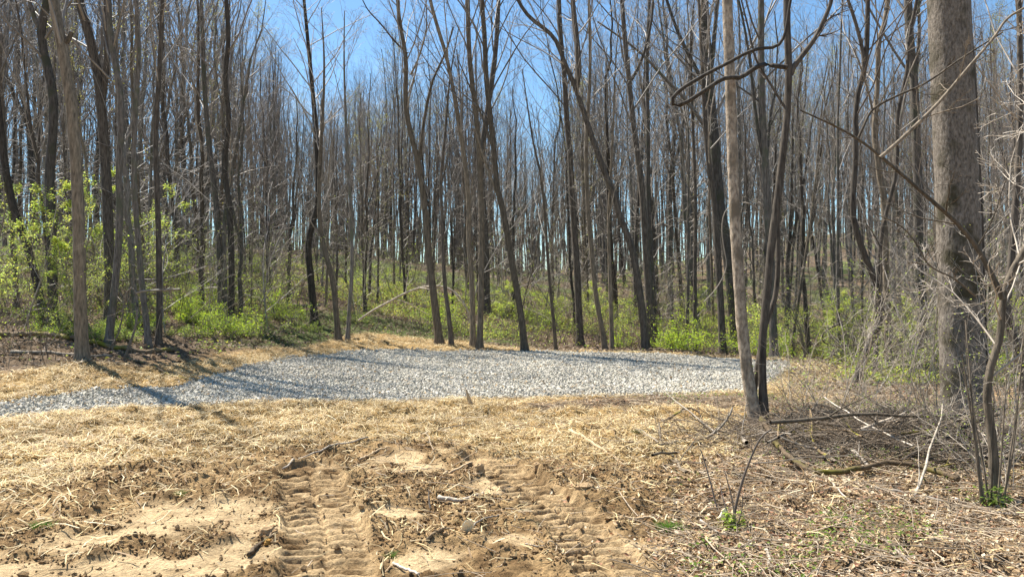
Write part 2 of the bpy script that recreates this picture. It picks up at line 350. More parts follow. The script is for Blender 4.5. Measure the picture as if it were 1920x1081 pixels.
# ------------------------------------------------------------------ gravel
def gravel():
    x0, x1, y0, y1 = PAD[:, 0].min(), PAD[:, 0].max(), PAD[:, 1].min(), PAD[:, 1].max(); x0 = max(x0, -11)
    s = .036; gxx, gyy = np.meshgrid(np.arange(x0, x1, s), np.arange(y0, y1, s)); x = gxx.ravel() + (rng.rand(gxx.size) - .5) * s * 1.1; y = gyy.ravel() + (rng.rand(gxx.size) - .5) * s * 1.1
    d = pad_dist(x, y); k = (d + (fbm(x * 2, y * 2, 3, 4) - .5) * .75 < 0.02) & (px_of(x, y) > -120); x = x[k]; y = y[k]
    e = rng.choice(len(x), 9000); x = np.concatenate([x, x[e] + rng.randn(9000) * .12]); y = np.concatenate([y, y[e] + rng.randn(9000) * .12]); n = len(x)
    z = ground_h(x, y) + .022 + rng.rand(n) * .02 + (fbm(x * 1.4, y * 1.4, 3, 70) - .5) * .05; z[-9000:] += .01; z = z - .03 * (pad_dist(x, y) > .02)
    cube = np.array([(-1, -1, -1), (1, -1, -1), (1, 1, -1), (-1, 1, -1), (-1, -1, 1), (1, -1, 1), (1, 1, 1), (-1, 1, 1)], float)
    v = cube[None] * (.55 + .55 * rng.rand(n, 8, 1)) + (rng.rand(n, 8, 3) - .5) * .5
    sc = (.008 + .013 * rng.rand(n, 1, 1) ** 1.4) * (np.array([1.25, 1, .75]) * (.75 + .5 * rng.rand(n, 1, 3))); v = v * sc
    q = nrm(rng.randn(n, 4)); w, a, b, cc = q.T
    Rm = np.stack([1 - 2 * (b * b + cc * cc), 2 * (a * b - cc * w), 2 * (a * cc + b * w), 2 * (a * b + cc * w), 1 - 2 * (a * a + cc * cc), 2 * (b * cc - a * w), 2 * (a * cc - b * w), 2 * (b * cc + a * w), 1 - 2 * (a * a + b * b)], -1).reshape(n, 3, 3)
    v = np.einsum('nij,nkj->nki', Rm, v) + np.stack([x, y, z], -1)[:, None]
    f = np.array([(0, 3, 2, 1), (4, 5, 6, 7), (0, 1, 5, 4), (1, 2, 6, 5), (2, 3, 7, 6), (3, 0, 4, 7)])
    F_ = (np.arange(n)[:, None, None] * 8 + f[None]).reshape(-1, 4)
    t = rng.rand(n); col = np.array([.54, .50, .42])[None] * (.62 + .45 * t)[:, None] * (.75 + .5 * fbm(x * .6, y * .9, 3, 12))[:, None]; col[:, 2] *= (.94 + .1 * rng.rand(n)); col[rng.rand(n) < .03] = (.45, .36, .25)
    o = link('gravel', mesh_np('gravel', v.reshape(-1, 3), F_, np.repeat(col, 8, 0)), M_STONE)
    tag(o, 'pad of pale grey crushed stone with a drive running off to the left', 'gravel', kind='stuff')
gravel()

def scatter(n, box, dens):
    """n tries in px/row-free world box; keeps points where rand < dens"""
    x = box[0] + (box[1] - box[0]) * rng.rand(n); y = box[2] + (box[3] - box[2]) * rng.rand(n)
    p = px_of(x, y); k = (p > -60) & (p < 1980); x = x[k]; y = y[k]
    k = rng.rand(len(x)) < dens(x, y, masks(x, y)); return x[k], y[k]
# ------------------------------------------------------------------ straw
def strips(x, y, z, L, w, bend, pitch, yaw, mb, col, roll=.6):
    n = len(x); d = np.stack([np.cos(yaw) * np.cos(pitch), np.sin(yaw) * np.cos(pitch), np.sin(pitch)], -1)
    s = np.stack([-np.sin(yaw), np.cos(yaw), np.zeros(n)], -1) ; up = np.cross(d, s); ro = (rng.rand(n) - .5) * 2 * roll
    s = s * np.cos(ro)[:, None] + up * np.sin(ro)[:, None]
    o = np.stack([x, y, z], -1); b = bend[:, None] * (rng.rand(n, 3) - .5)
    c0 = o - d * L[:, None] / 2; c1 = o + b * L[:, None]; c2 = o + d * L[:, None] / 2
    v = np.stack([c0 - s * w[:, None] / 2, c0 + s * w[:, None] / 2, c1 - s * w[:, None] / 2, c1 + s * w[:, None] / 2, c2 - s * w[:, None] / 3, c2 + s * w[:, None] / 3], 1)
    f = np.array([(0, 1, 3, 2), (2, 3, 5, 4)]); F_ = (np.arange(n)[:, None, None] * 6 + f).reshape(-1, 4)
    mb.add(v.reshape(-1, 3), F_, np.repeat(col, 6, 0))
def straw():
    mb = MB()
    x, y = scatter(560000, (-14, 7.5, 4.5, 23.5), lambda x, y, m: np.clip(m['straw'] * (-.15 + 1.9 * fbm(x * 2.2, y * 2.2, 3, 44)) + .16 * (y < 9) * (1 - m['clay'] * .7) * (1 - .93 * in_trk(x, y)), 0, 1) * (m['d'] > -.06) * np.where(y > 14, .8, 1))
    n = len(x); yaw = rng.rand(n) * 6.28 + 1.0 * np.sin(x * 1.3 + y); L = .05 + .14 * rng.rand(n) ** 1.6 + .06 * (px_of(x, y) < 250); t = rng.rand(n)
    col = np.array([.72, .565, .30]) * (.35 + .85 * t)[:, None]; k = rng.rand(n) < .12; col[k] = np.array([.80, .68, .45]) * (.8 + .3 * rng.rand(k.sum(), 1)); col = col * (.62 + .7 * fbm(x * .8, y * .8, 3, 61))[:, None]; k = rng.rand(n) < .2; col[k] = np.array([.30, .19, .09]) * (.7 + .6 * rng.rand(k.sum(), 1))
    strips(x, y, ground_h(x, y) + .006 + .05 * rng.rand(n) ** 2, L, .004 + .006 * rng.rand(n), .25 * np.ones(n), (rng.rand(n) - .4) * .9, yaw, mb, col)
    o = link('straw', mb.mesh('straw', False), M_STRAW); tag(o, 'golden loose straw mulch spread around the gravel', 'straw', kind='stuff')
straw()
# ------------------------------------------------------------------ leaf litter
def quads(pos, size, mb, col, flat=.5, nv=None, asp=.6):
    n = len(pos); nv = nrm(np.stack([(rng.rand(n) - .5) * 2 * flat, (rng.rand(n) - .5) * 2 * flat, np.ones(n)], -1)) if nv is None else nv
    r = nrm(np.cross(nv, nrm(rng.randn(n, 3)))); s = np.cross(nv, r); size = size[:, None]
    v = np.stack([pos - r * size / 2, pos + s * size * asp / 2 + nv * size * .12, pos + r * size / 2, pos - s * size * asp / 2 + nv * size * .12], 1)
    mb.add(v.reshape(-1, 3), (np.arange(n)[:, None] * 4 + np.arange(4)), np.repeat(col, 4, 0))
def litter():
    mb = MB()
    x, y = scatter(165000, (.3, 9.5, 3.4, 14), lambda x, y, m: np.clip(m['litter'] * 1.0 * (.3 + fbm(x * 2, y * 2, 3, 45)), 0, 1) + .04)
    n = len(x); z = ground_h(x, y) + .008 + .02 * rng.rand(n); t = rng.rand(n)
    col = np.array([.44, .31, .18]) * (.45 + .9 * t)[:, None]; k = rng.rand(n) < .22; col[k] = (.66, .54, .38); k = rng.rand(n) < .16; col[k] = np.array([.36, .19, .11]) * (.7 + .5 * rng.rand(k.sum(), 1))
    quads(np.stack([x, y, z], -1), .018 + .034 * rng.rand(n), mb, col, .9)
    x, y = scatter(160000, (-22, 16, 12, 40), lambda x, y, m: m['forest'] * .5); n = len(x); t = rng.rand(n)
    col = np.array([.24, .175, .12]) * (.4 + .9 * t)[:, None]
    quads(np.stack([x, y, ground_h(x, y) + .02 + .03 * rng.rand(n)], -1), .06 + .06 * rng.rand(n), mb, col, .8)
    x, y = scatter(9000, (-11, 7, 9, 21), lambda x, y, m: (m['d'] < 0) * .12); n = len(x); quads(np.stack([x, y, ground_h(x, y) + .06 + .01 * rng.rand(n)], -1), .04 + .04 * rng.rand(n), mb, np.array([.42, .29, .15]) * (.4 + .8 * rng.rand(n, 1)), .8)
    o = link('leaf_litter', mb.mesh('leaf_litter', False), M_LITTER); tag(o, 'brown dead leaves covering the woodland floor and right side of the clearing', 'leaf litter', kind='stuff')
    mb = MB(); x, y = scatter(85000, (-1.5, 9.5, 3.4, 13.5), lambda x, y, m:   .03 + m['litter'] * .6 * (.2 + fbm(x * .9, y * .9, 3, 49)))
    n = len(x); K = 4; yaw = rng.rand(n) * 6.28; L = .08 + .5 * rng.rand(n) ** 3; Pp = np.zeros((n, K, 3)); Pp[:, 0] = np.stack([x, y, ground_h(x, y) + .012 + .03 * rng.rand(n)], -1)
    d = np.stack([np.cos(yaw), np.sin(yaw), (rng.rand(n) - .4) * .2], -1)
    for k in range(1, K): d = nrm(d + (rng.rand(n, 3) - .5) * np.array([.5, .5, .15])); Pp[:, k] = Pp[:, k - 1] + d * L[:, None] / (K - 1)
    v, f = tubes(Pp, (.0015 + .004 * rng.rand(n) ** 3)[:, None] * np.linspace(1, .5, K)[None] * np.ones((n, 1)) + .0008, 3)
    cc = np.array([.44, .35, .25]) * (.4 + 1.0 * rng.rand(n))[:, None]; mb.add(v, f, np.repeat(cc, K * 3, 0))
    n = 7500; x = 4.0 + rng.randn(n) * .85; y = 8.1 + rng.randn(n) * .7; k = y > 6.8 + .25 * np.abs(x - 4.0); x = x[k]; y = y[k]; n = len(x); K = 5; yaw = rng.rand(n) * 6.28; L = .25 + .7 * rng.rand(n) ** 2; Pp = np.zeros((n, K, 3)); Pp[:, 0] = np.stack([x, y, ground_h(x, y) + .02 + .30 * rng.rand(n) ** 2 * np.exp(-((x - 4.1) ** 2 + (y - 8) ** 2) / 1.6)], -1)
    d = np.stack([np.cos(yaw), np.sin(yaw) * .8, (rng.rand(n) - .35) * .6], -1)
    for k in range(1, K): d = nrm(d + (rng.rand(n, 3) - .5) * .45); Pp[:, k] = Pp[:, k - 1] + d * L[:, None] / (K - 1)
    Pp[..., 2] = np.maximum(Pp[..., 2], base_h(Pp[..., 0], Pp[..., 1]) + .01)
    v, f = tubes(Pp, (.0018 + .005 * rng.rand(n) ** 3)[:, None] * np.linspace(1, .4, K)[None] * np.ones((n, 1)), 3); cc = np.array([.34, .27, .20]) * (.3 + 1.1 * rng.rand(n))[:, None]; mb.add(v, f, np.repeat(cc, K * 3, 0))
    o = link('twig_litter', mb.mesh('twig_litter'), M_LITTER); tag(o, 'small broken twigs strewn thickly over the right side of the clearing', 'twigs', kind='stuff')
litter()
def clods():
    x, y = scatter(110000, (-6.5, 5, 3.6, 9.5), lambda x, y, m: (1 - m['clay'] * .93) * (1 - m['straw']) * (1 - m['litter'] * .7) * (1 - .9 * in_trk(x, y)) * (.15 + sstep(.40, .62, fbm(x * 1.1, y * 1.1, 3, 66))))
    n = len(x); cube = np.array([(1, 0, 0), (-1, 0, 0), (0, 1, 0), (0, -1, 0), (0, 0, 1), (0, 0, -1), (.6, .6, .6), (-.6, .6, .6), (.6, -.6, .6), (-.6, -.6, .6)], float)
    s = .003 + .006 * rng.rand(n) + .014 * rng.rand(n) ** 12
    v = cube[None] * (s[:, None, None] * (.5 + 1.0 * rng.rand(n, 10, 1)) * (.7 + .7 * rng.rand(n, 1, 3))); v = v + np.stack([x, y, ground_h(x, y) + s * .25], -1)[:, None]
    f = np.array([(4, 8, 6), (4, 6, 7), (4, 7, 9), (4, 9, 8), (0, 6, 8), (2, 7, 6), (1, 9, 7), (3, 8, 9), (0, 2, 6), (2, 1, 7), (1, 3, 9), (3, 0, 8), (5, 2, 0), (5, 1, 2), (5, 3, 1), (5, 0, 3)])
    F_ = (np.arange(n)[:, None, None] * 10 + f).reshape(-1, 3); col = np.array([.40, .27, .145]) * (.6 + .7 * rng.rand(n))[:, None]
    o = link('soil_clods', mesh_np('soil_clods', v.reshape(-1, 3), F_, np.repeat(col, 10, 0), False), M_GROUND); tag(o, 'crumbled brown clods on the churned bare soil', 'soil', kind='stuff')
clods()

# ------------------------------------------------------------------ trees
def crown_mesh(name, P, R, rng, n1=20, t0=.35, ang=.75, lf=.36, dens=1.0, up=.38, wig=.34, rmin=.003, low=0, shape=None, sides1=5):
    """limbs, branches and twigs off the stem path P (1,K,3)"""
    mb = MB(); shape = shape or (lambda t: np.clip(1.05 - .55 * (t - t0) / (1 - t0), .3, 1.2))
    a, ra = grow(P, R, n1, t0, .99, ang, lf, 8, .33, up, wig, rng, shape, rmin * 1.5)
    mb.add(*tubes(a, ra, sides1))
    b, rb = grow(a, ra, int(round(5 * dens)), .18, 1.0, .7, .52, 6, .42, up * .8, wig * 1.5, rng, None, rmin * 1.1); mb.add(*tubes(b, rb, 4))
    c_, rc = grow(b, rb, int(round(5 * dens)), .15, 1.0, .7, .55, 4, .55, up * .6, wig * 1.7, rng, None, rmin); mb.add(*tubes(c_, rc, 3))
    d_, rd = grow(c_, rc, 2, .2, 1.0, .65, .6, 3, .7, up * .3, wig * 1.6, rng, None, rmin * .8); mb.add(*tubes(d_, rd, 3))
    # leader twigs at the very top and thin dead twigs low down
    if low:
        e, re_ = grow(P, R, low, .06, t0 + .1, 1.25, .09, 5, .18, .15, .4, rng, lambda t: np.ones_like(t), rmin); mb.add(*tubes(e, re_, 3))
        e2, r2 = grow(e, re_, 4, .2, 1, .8, .5, 3, .7, .1, .5, rng, None, rmin * .8); mb.add(*tubes(e2, r2, 3))
    return mb.mesh(name)

def make_variant(i, H, rad, lean, fork, mt, mtw, bud=False, **kw):
    r = np.random.RandomState(100 + i); K = 22; t = np.linspace(0, 1, K)
    w = np.cumsum(r.randn(K, 2), axis=0) * .10; w -= w[0]; w *= np.linspace(.3, 1, K)[:, None]
    P = np.stack([lean * H * t ** 1.4 + w[:, 0] * H / 15, w[:, 1] * H / 15, t * H - .25], -1)[None]
    R = (rad * (1 - t * .88) ** .9 * (1 + .5 * np.exp(-t * H / .35)) + .006)[None]
    root = empty('bare_tree', (0, 0, 0), '', 'tree'); mb = MB(); mb.add(*tubes(P, R, 8, rough=.06, rng=r))
    Ps = [P]; 
    if fork:
        a0 = r.rand() * 6.28; k0 = int(K * fork); q = P[:, k0:].copy(); off = np.linspace(0, 1, K - k0) ** .8
        q[0, :, 0] += np.cos(a0) * off * H * .13; q[0, :, 1] += np.sin(a0) * off * H * .13; q[0, :, 2] -= off * H * .04
        Rq = R[:, k0:] * .8; mb.add(*tubes(q, Rq, 7))
        cm2 = crown_mesh('crown', q, Rq, r, **{**kw, 'n1': 9, 't0': .15, 'lf': .42}); link('crown', cm2, mtw, root)
    link('trunk', mb.mesh('trunk'), mt, root)
    cm = crown_mesh('crown', P, R, r, low=26, **kw); link('crown', cm, mtw, root)
    if bud:
        co = np.empty(len(cm.vertices) * 3, np.float32); cm.vertices.foreach_get('co', co); co = co.reshape(-1, 3); p = co[r.randint(len(co), size=1500)] + r.randn(1500, 3) * .06; m2 = MB()
        quads(p, .05 + .05 * r.rand(1500), m2, np.array([.42, .40, .10])[None] * (.6 + .7 * r.rand(1500, 1)), nv=nrm(r.randn(1500, 3))); link('foliage', m2.mesh('foliage', False), M_LEAF, root)
    return root, H
# ------------------------------------------------------------------ hand placed trees, traced in photograph pixels
def px_path(pts, Y, dY=None):
    return np.array([WP(p[0], p[1], Y + (p[2] if len(p) > 2 else 0)) for p in pts])
def hero(name, label, pts, w, mt, mtw, row=None, Yfix=None, wtop=None, ext=5.0, crown=None, limbs=(), sides=10, group=None, K=36, flare=.75, seed=0, cat='tree', stems=(), rough=.05):
    r = np.random.RandomState(seed + 7)
    bx, by = base_pt(pts[0][0], row or pts[0][1])
    if Yfix: by = Yfix; bx = (pts[0][0] - 960) / F * by
    bz = gz(bx, by)
    W = px_path(pts, by); W[0] = (bx, by, bz - .12)
    if ext:
        d = nrm(W[-1] - W[-2]); d = nrm(d + np.array([0, .0, .6])); W = np.concatenate([W, [W[-1] + d * ext * .5, W[-1] + d * ext * .5 + nrm(d + (r.rand(3) - .5) * .4 + np.array([0, 0, .3])) * ext * .5]])
    P, s = resample(W, K); m = w / F * by / 2; mt_ = (wtop or w * .6) / F * by / 2
    frac = s / s[-1]; s_top = np.linalg.norm(np.diff(W[:len(pts)], axis=0), axis=1).sum() / s[-1] if ext else 1
    R = np.interp(frac, [0, s_top, 1], [m, mt_, .012 if ext else mt_ * .9]) * (1 + flare * np.exp(-s / .22))
    root = empty(name, (bx, by, bz), label, cat, group); O = np.array([bx, by, bz])
    Pl = (P - O)[None]; Rl = R[None]
    link('trunk', mesh_np('trunk', *tubes(Pl, Rl, sides, rough=rough, rng=r), smooth=True), mt, root)
    for st in stems:       # further stems of the same tree
        q = px_path(st[0], by) ; q, _ = resample(q, 18); q = (q - O)[None]; rq = np.linspace(st[1], st[2], 18)[None] / F * by / 2
        link('trunk', mesh_np('trunk', *tubes(q, rq, 8, rough=rough, rng=r), smooth=True), mt, root)
        if crown is not None: link('crown', crown_mesh('crown', q, rq, r, n1=8, t0=.35, lf=.3, dens=.9), mtw, root)
    for lb in limbs:
        q = px_path(lb[0], by + (lb[3] if len(lb) > 3 else 0)); q, _ = resample(q, 44); q = (q - O)[None]; rq = np.linspace(lb[1], lb[2], 44)[None] / F * by / 2
        mb = MB(); mb.add(*tubes(q, rq, 7)); 
        if not (len(lb) > 4 and lb[4] == 0):
            a, ra = grow(q, rq, 9, .15, 1, .8, .28, 6, .4, .3, .4, r, None, .003); mb.add(*tubes(a, ra, 4))
            b, rb = grow(a, ra, 5, .15, 1, .7, .5, 4, .6, .2, .5, r, None, .0025); mb.add(*tubes(b, rb, 3))
            b, rb = grow(b, rb, 3, .15, 1, .7, .6, 3, .6, .2, .5, r, None, .002); mb.add(*tubes(b, rb, 3))
        link('limb', mb.mesh('limb'), mt, root)
    if crown is not None:
        link('crown', crown_mesh('crown', Pl, Rl, r, **crown), mtw, root)
    return root
C1 = dict(n1=13, t0=.42, lf=.30, ang=.62, dens=1.0)      # slim forest-grown crown
C2 = dict(n1=14, t0=.45, lf=.26, ang=.6, dens=.9)
CS = dict(n1=5, t0=.65, lf=.25, ang=.6, dens=.6)
C3 = dict(n1=12, t0=.3, lf=.3, ang=.6, dens=.8)

hero('broad_tree', 'massive grey-barked tree filling the right edge, its left side sunlit', [(1812, 812), (1806, 720), (1802, 600), (1796, 380), (1788, 200), (1778, 0), (1770, -250)], 76, B_BIG, TWIG, wtop=70, ext=7, sides=56, K=170, flare=.35, seed=1, crown=dict(n1=5, t0=.7, lf=.3, dens=.6), rough=.03)
hero('dark_tree', 'near-black slim stem pressed against the right side of the massive trunk', [(1858, 806), (1850, 740), (1845, 650), (1843, 560), (1839, 430), (1834, 330), (1828, 200), (1822, 90), (1812, 0), (1800, -120)], 13, B_DARK, TWIG, wtop=9, ext=3, seed=51, Yfix=9.25, crown=CS)
hero('pale_tree', 'slender pale tan trunk in front of the right end of the gravel', [(1421, 806), (1408, 740), (1400, 690), (1392, 620), (1385, 520), (1376, 380), (1371, 200), (1363, 0), (1358, -200)], 22, B_PALE, TWIG, wtop=18, ext=4, sides=18, K=110, seed=2, crown=CS)
hero('dark_twin_tree', 'dark twisted tree with curling looped limbs, beside the pale trunk', [(1437, 806), (1430, 740), (1428, 650), (1437, 560), (1446, 460), (1455, 397), (1470, 270), (1477, 200), (1479, 127), (1476, 60), (1475, 0), (1472, -120)], 16, B_DARK, TWIG_R, wtop=12, ext=2.5, sides=12, K=60, seed=3, crown=CS,
     limbs=[([(1482, 140), (1487, 125), (1530, 71), (1548, 30), (1560, 0), (1570, -80)], 11, 6),
            ([(1476, 126), (1455, 124), (1432, 118), (1410, 130), (1387, 148), (1361, 142), (1320, 170), (1290, 190), (1271, 199), (1259, 196), (1258, 186), (1275, 167), (1324, 138), (1361, 120), (1400, 98), (1425, 90), (1445, 90), (1459, 86), (1468, 74), (1474, 56), (1480, 10), (1490, -40)], 9, 5, -.25, 0),
            ([(1415, 800), (1412, 740), (1426, 650), (1436, 600), (1455, 560), (1460, 480), (1457, 400), (1468, 300), (1474, 200)], 12, 7, .15, 0),
            ([(1474, 205), (1440, 150), (1415, 110), (1405, 60), (1390, 0)], 5, 3)])
hero('hillside_tree', 'straight bare smooth trunk at the far left bank, casting a shadow on the straw', [(155, 677), (151, 600), (150, 535), (147, 380), (137, 222), (126, 148), (111, 55), (100, 0), (85, -120)], 23, B_BROWN, TWIG, wtop=17, ext=5, sides=16, K=50, seed=4, crown=C1, limbs=[([(124, 80), (132, 66), (134, 60)], 10, 8, 0, 0)])
hero('kinked_tree', 'kinked grey trunk forking high up, left of the straight left-bank trunk', [(100, 585), (97, 458), (96, 380), (91, 333), (101, 240), (100, 166), (80, 92), (75, 50), (92, 0), (100, -120)], 18, B_GREY, TWIG, wtop=14, Yfix=17.5, seed=5, crown=C1, limbs=[([(77, 52), (68, 44), (60, 20), (50, -20)], 10, 6)])
hero('forked_tree', 'thick dark trunk splitting into two at the upper left', [(206, 600), (206, 477), (201, 380), (199, 330), (192, 222), (185, 148), (174, 92), (159, 37), (148, 0), (130, -100)], 20, B_DARK, TWIG, wtop=15, Yfix=18.5, seed=6, crown=C1, stems=[([(192, 190), (197, 150), (201, 111), (200, 50), (200, 0), (204, -100)], 12, 8)])
hero('curved_tree', 'slim curved trunk growing behind the fallen logs on the left bank', [(204, 648), (207, 600), (214, 555), (223, 458), (225, 380), (222, 314), (229, 222), (222, 148), (207, 74), (203, 0)], 14, B_GREY, TWIG, wtop=10, seed=8, crown=C1)
hero('leaning_tree', 'dark leaning tree at the far left edge', [(84, 574), (58, 477), (27, 400), (12, 330), (2, 250), (-10, 150), (-20, 0)], 14, B_DARK, TWIG, wtop=12, Yfix=19, seed=9, crown=C1)
hero('slim_tree', 'slim trunk right of the curved left-bank trunk, behind the log end', [(279, 653), (275, 600), (268, 555), (260, 458), (253, 380), (250, 250), (262, 100), (255, 0)], 11, B_GREY, TWIG, wtop=8, seed=10, crown=C1)
hero('slim_tree', 'slim upright trunk at the right-hand end of the fallen logs', [(297, 650), (299, 600), (299, 535), (296, 380), (290, 250), (300, 120), (305, 0)], 11, B_DARK, TWIG, wtop=8, seed=11, crown=C1)
hero('wavy_tree', 'wavy dark trunk above the bright green bushes left of the gravel', [(432, 600), (435, 497), (431, 400), (429, 370), (418, 314), (426, 260), (431, 222), (420, 150), (430, 80), (424, 0)], 12, B_DARK, TWIG_R, wtop=8, Yfix=21, seed=12, crown=C1)
hero('twin_stem_tree', 'pair of close thin stems behind the green bushes on the left bank', [(415, 590), (413, 500), (408, 400), (395, 300), (385, 200), (380, 90)], 12, B_GREY, TWIG, wtop=8, Yfix=21.5, seed=13, ext=4, crown=C1, stems=[([(424, 590), (421, 500), (420, 400), (440, 300), (455, 200), (470, 110)], 9, 5)])
hero('ridge_tree', 'tall upright tree rising above its neighbours into open sky at upper left centre', [(591, 613), (583, 520), (576, 458), (585, 420), (597, 388), (596, 300), (588, 185), (577, 74), (570, 0), (566, -40)], 14, B_DARK, TWIG, wtop=5, Yfix=23, ext=2, seed=14, crown=dict(n1=24, t0=.42, lf=.22, ang=.75))
hero('crooked_tree', 'crooked slim tree at the left shoulder of the gravel, bent near its middle', [(635, 638), (630, 580), (623, 516), (608, 469), (600, 430), (598, 380), (600, 300), (605, 220)], 11, B_BROWN, TWIG, wtop=6, ext=3, seed=15, crown=C3)
hero('slim_tree', 'slim straight stem just right of the crooked tree at the left shoulder of the gravel', [(651, 638), (655, 580), (660, 516), (660, 419), (652, 300), (648, 220)], 8, B_GREY, TWIG, wtop=5, ext=3, seed=16, crown=C3)
hero('branching_tree', 'brown trunk leaning left then branching in open sky, behind the middle left of the gravel', [(825, 645), (818, 590), (812, 543), (802, 466), (796, 380), (792, 355), (785, 303), (766, 237), (759, 185), (763, 111), (748, 37), (746, 0), (740, -60)], 15, B_BROWN, TWIG, wtop=6, ext=2.5, seed=17, crown=dict(n1=16, t0=.5, lf=.28, ang=.65), stems=[([(787, 300), (791, 250), (807, 159), (825, 120), (837, 96), (850, 50)], 7, 3)],
     limbs=[([(764, 100), (740, 78), (715, 45), (690, 20), (680, 0)], 4, 2), ([(770, 140), (785, 110), (800, 60), (800, 10)], 4, 2)])
hero('thin_tree', 'thin dark sapling-like tree immediately right of the brown leaning trunk', [(847, 646), (842, 590), (833, 535), (829, 419), (826, 330), (835, 250)], 9, B_DARK, TWIG, wtop=5, ext=3, seed=18, crown=C3)
hero('paired_tree', 'left trunk of the close pair behind the middle of the gravel', [(887, 649), (886, 580), (885, 516), (878, 458), (880, 380), (872, 300), (862, 240), (842, 120), (820, 50), (806, 0), (790, -80)], 11, B_BROWN, TWIG, wtop=6, ext=3, seed=19, crown=C1)
hero('paired_tree', 'right trunk of the close pair behind the middle of the gravel', [(899, 653), (901, 580), (903, 497), (903, 380), (896, 237), (881, 126), (878, 60), (877, 0), (876, -100)], 12, B_BROWN, TWIG, wtop=8, ext=3, seed=20, crown=C1)
hero('forward_tree', 'clean brown trunk leaning left, rooted at the gravel edge behind its centre', [(985, 658), (979, 600), (969, 543), (954, 458), (942, 380), (933, 370), (928, 300), (922, 240), (911, 148), (909, 67), (903, 0), (900, -100)], 13, B_BROWN, TWIG, wtop=8, ext=3.5, seed=21, crown=C1, limbs=[([(925, 280), (905, 220), (880, 160), (858, 110)], 5, 2), ([(931, 360), (920, 330), (905, 290), (890, 240)], 5, 3)])
hero('dark_tree', 'thick dark trunk set back between the close pair and the gravel-edge trunk', [(912, 576), (911, 520), (911, 458), (905, 380), (900, 300), (915, 200), (930, 100), (935, 0)], 16, B_DARK, TWIG, wtop=8, Yfix=30, ext=4, seed=22, crown=C1)
hero('dark_tree', 'dark straight trunk just beyond the gravel, right of the gravel-edge trunk', [(1088, 637), (1085, 580), (1082, 497), (1073, 380), (1070, 296), (1062, 222), (1059, 148), (1051, 74), (1048, 0), (1046, -100)], 14, B_DARK, TWIG, wtop=7, ext=3, Yfix=22.5, seed=23, crown=C1)
hero('swaying_tree', 'large tree bending left in a long sweep from behind the right half of the gravel', [(1212, 659), (1208, 610), (1202, 566), (1190, 481), (1173, 430), (1160, 403), (1155, 370), (1133, 322), (1103, 237), (1090, 195), (1077, 159), (1058, 115), (1048, 89), (1040, 70), (1015, 48), (992, 33), (970, 0), (950, -50)], 15, B_DARK, TWIG, wtop=6, ext=2, K=50, sides=12, seed=24, crown=dict(n1=12, t0=.5, lf=.2, ang=.6), stems=[([(1080, 166), (1084, 135), (1085, 111), (1080, 60), (1073, 0), (1070, -100)], 12, 7)])
hero('dark_tree', 'dark nearly straight tree rising beside the base of the long sweeping trunk', [(1218, 655), (1217, 560), (1210, 460), (1206, 380), (1200, 320), (1188, 240), (1181, 166), (1173, 92), (1166, 0), (1160, -80)], 15, B_DARK, TWIG, wtop=7, Yfix=23, ext=3, seed=25, crown=C1, stems=[([(1184, 150), (1195, 130), (1208, 100), (1222, 40), (1225, 0)], 6, 4)])
hero('slim_tree', 'slim grey trunk right of the sweeping dark tree', [(1231, 614), (1226, 560), (1222, 497), (1214, 380), (1216, 260), (1212, 120), (1218, 0)], 10, B_GREY, TWIG, wtop=6, Yfix=26, ext=4, seed=26, crown=C1)
hero('slim_tree', 'slim brown trunk behind the gravel, left of the cluster of thin stems', [(1136, 657), (1128, 610), (1117, 555), (1108, 460), (1101, 380), (1098, 260), (1108, 140), (1104, 0)], 10, B_BROWN, TWIG, wtop=5, ext=3, seed=27, crown=C1)
hero('thin_tree', 'thin pale-grey pole tree between the centre and right of the gravel back edge', [(1043, 657), (1038, 600), (1031, 535), (1025, 458), (1022, 400), (1015, 330), (1000, 270)], 7, B_BROWN, TWIG_P, wtop=4, ext=2, seed=28, crown=C3)
hero('thin_tree', 'thin stem of the cluster just left of the long sweeping tree', [(1148, 657), (1146, 600), (1144, 516), (1140, 419), (1145, 330), (1150, 230)], 9, B_BROWN, TWIG, wtop=4, ext=3, seed=29, crown=C3)
hero('thin_tree', 'thin straight pole tree standing in bright leaves behind the gravel right end', [(1303, 662), (1303, 580), (1303, 497), (1305, 380), (1300, 260), (1296, 150)], 8, B_DARK, TWIG, wtop=5, ext=3, seed=30, crown=C3)
hero('stout_tree', 'stout dark trunk directly behind the pale trunk, at the gravel back edge', [(1384, 667), (1378, 590), (1371, 520), (1360, 440), (1350, 397), (1339, 262), (1332, 180), (1327, 112), (1322, 50), (1320, 0), (1316, -120)], 23, B_GREY, TWIG, wtop=15, ext=4, sides=14, K=40, seed=31, crown=C1, stems=[([(1330, 150), (1336, 110), (1340, 60), (1345, 0), (1350, -80)], 9, 6)], limbs=[([(1333, 180), (1300, 120), (1270, 60), (1250, 0), (1240, -30)], 8, 5), ([(1339, 262), (1290, 190), (1240, 140), (1200, 95), (1120, 40)], 8, 3)])
hero('upright_tree', 'upright dark trunk left of the stout trunk behind the gravel', [(1356, 665), (1351, 560), (1346, 480), (1340, 380), (1328, 300), (1322, 230)], 14, B_DARK, TWIG, wtop=9, Yfix=20.5, ext=5, seed=32, crown=C1)
hero('upright_tree', 'upright trunk seen just left of the looped dark tree, behind the gravel', [(1452, 668), (1448, 560), (1443, 470), (1440, 397), (1432, 262), (1428, 180), (1427, 112), (1427, 0), (1425, -100)], 15, B_GREY, TWIG, wtop=11, Yfix=19.5, ext=4, seed=33, crown=C1, limbs=[([(1440, 330), (1425, 270), (1415, 200), (1408, 130), (1398, 60), (1385, 0)], 7, 4)])
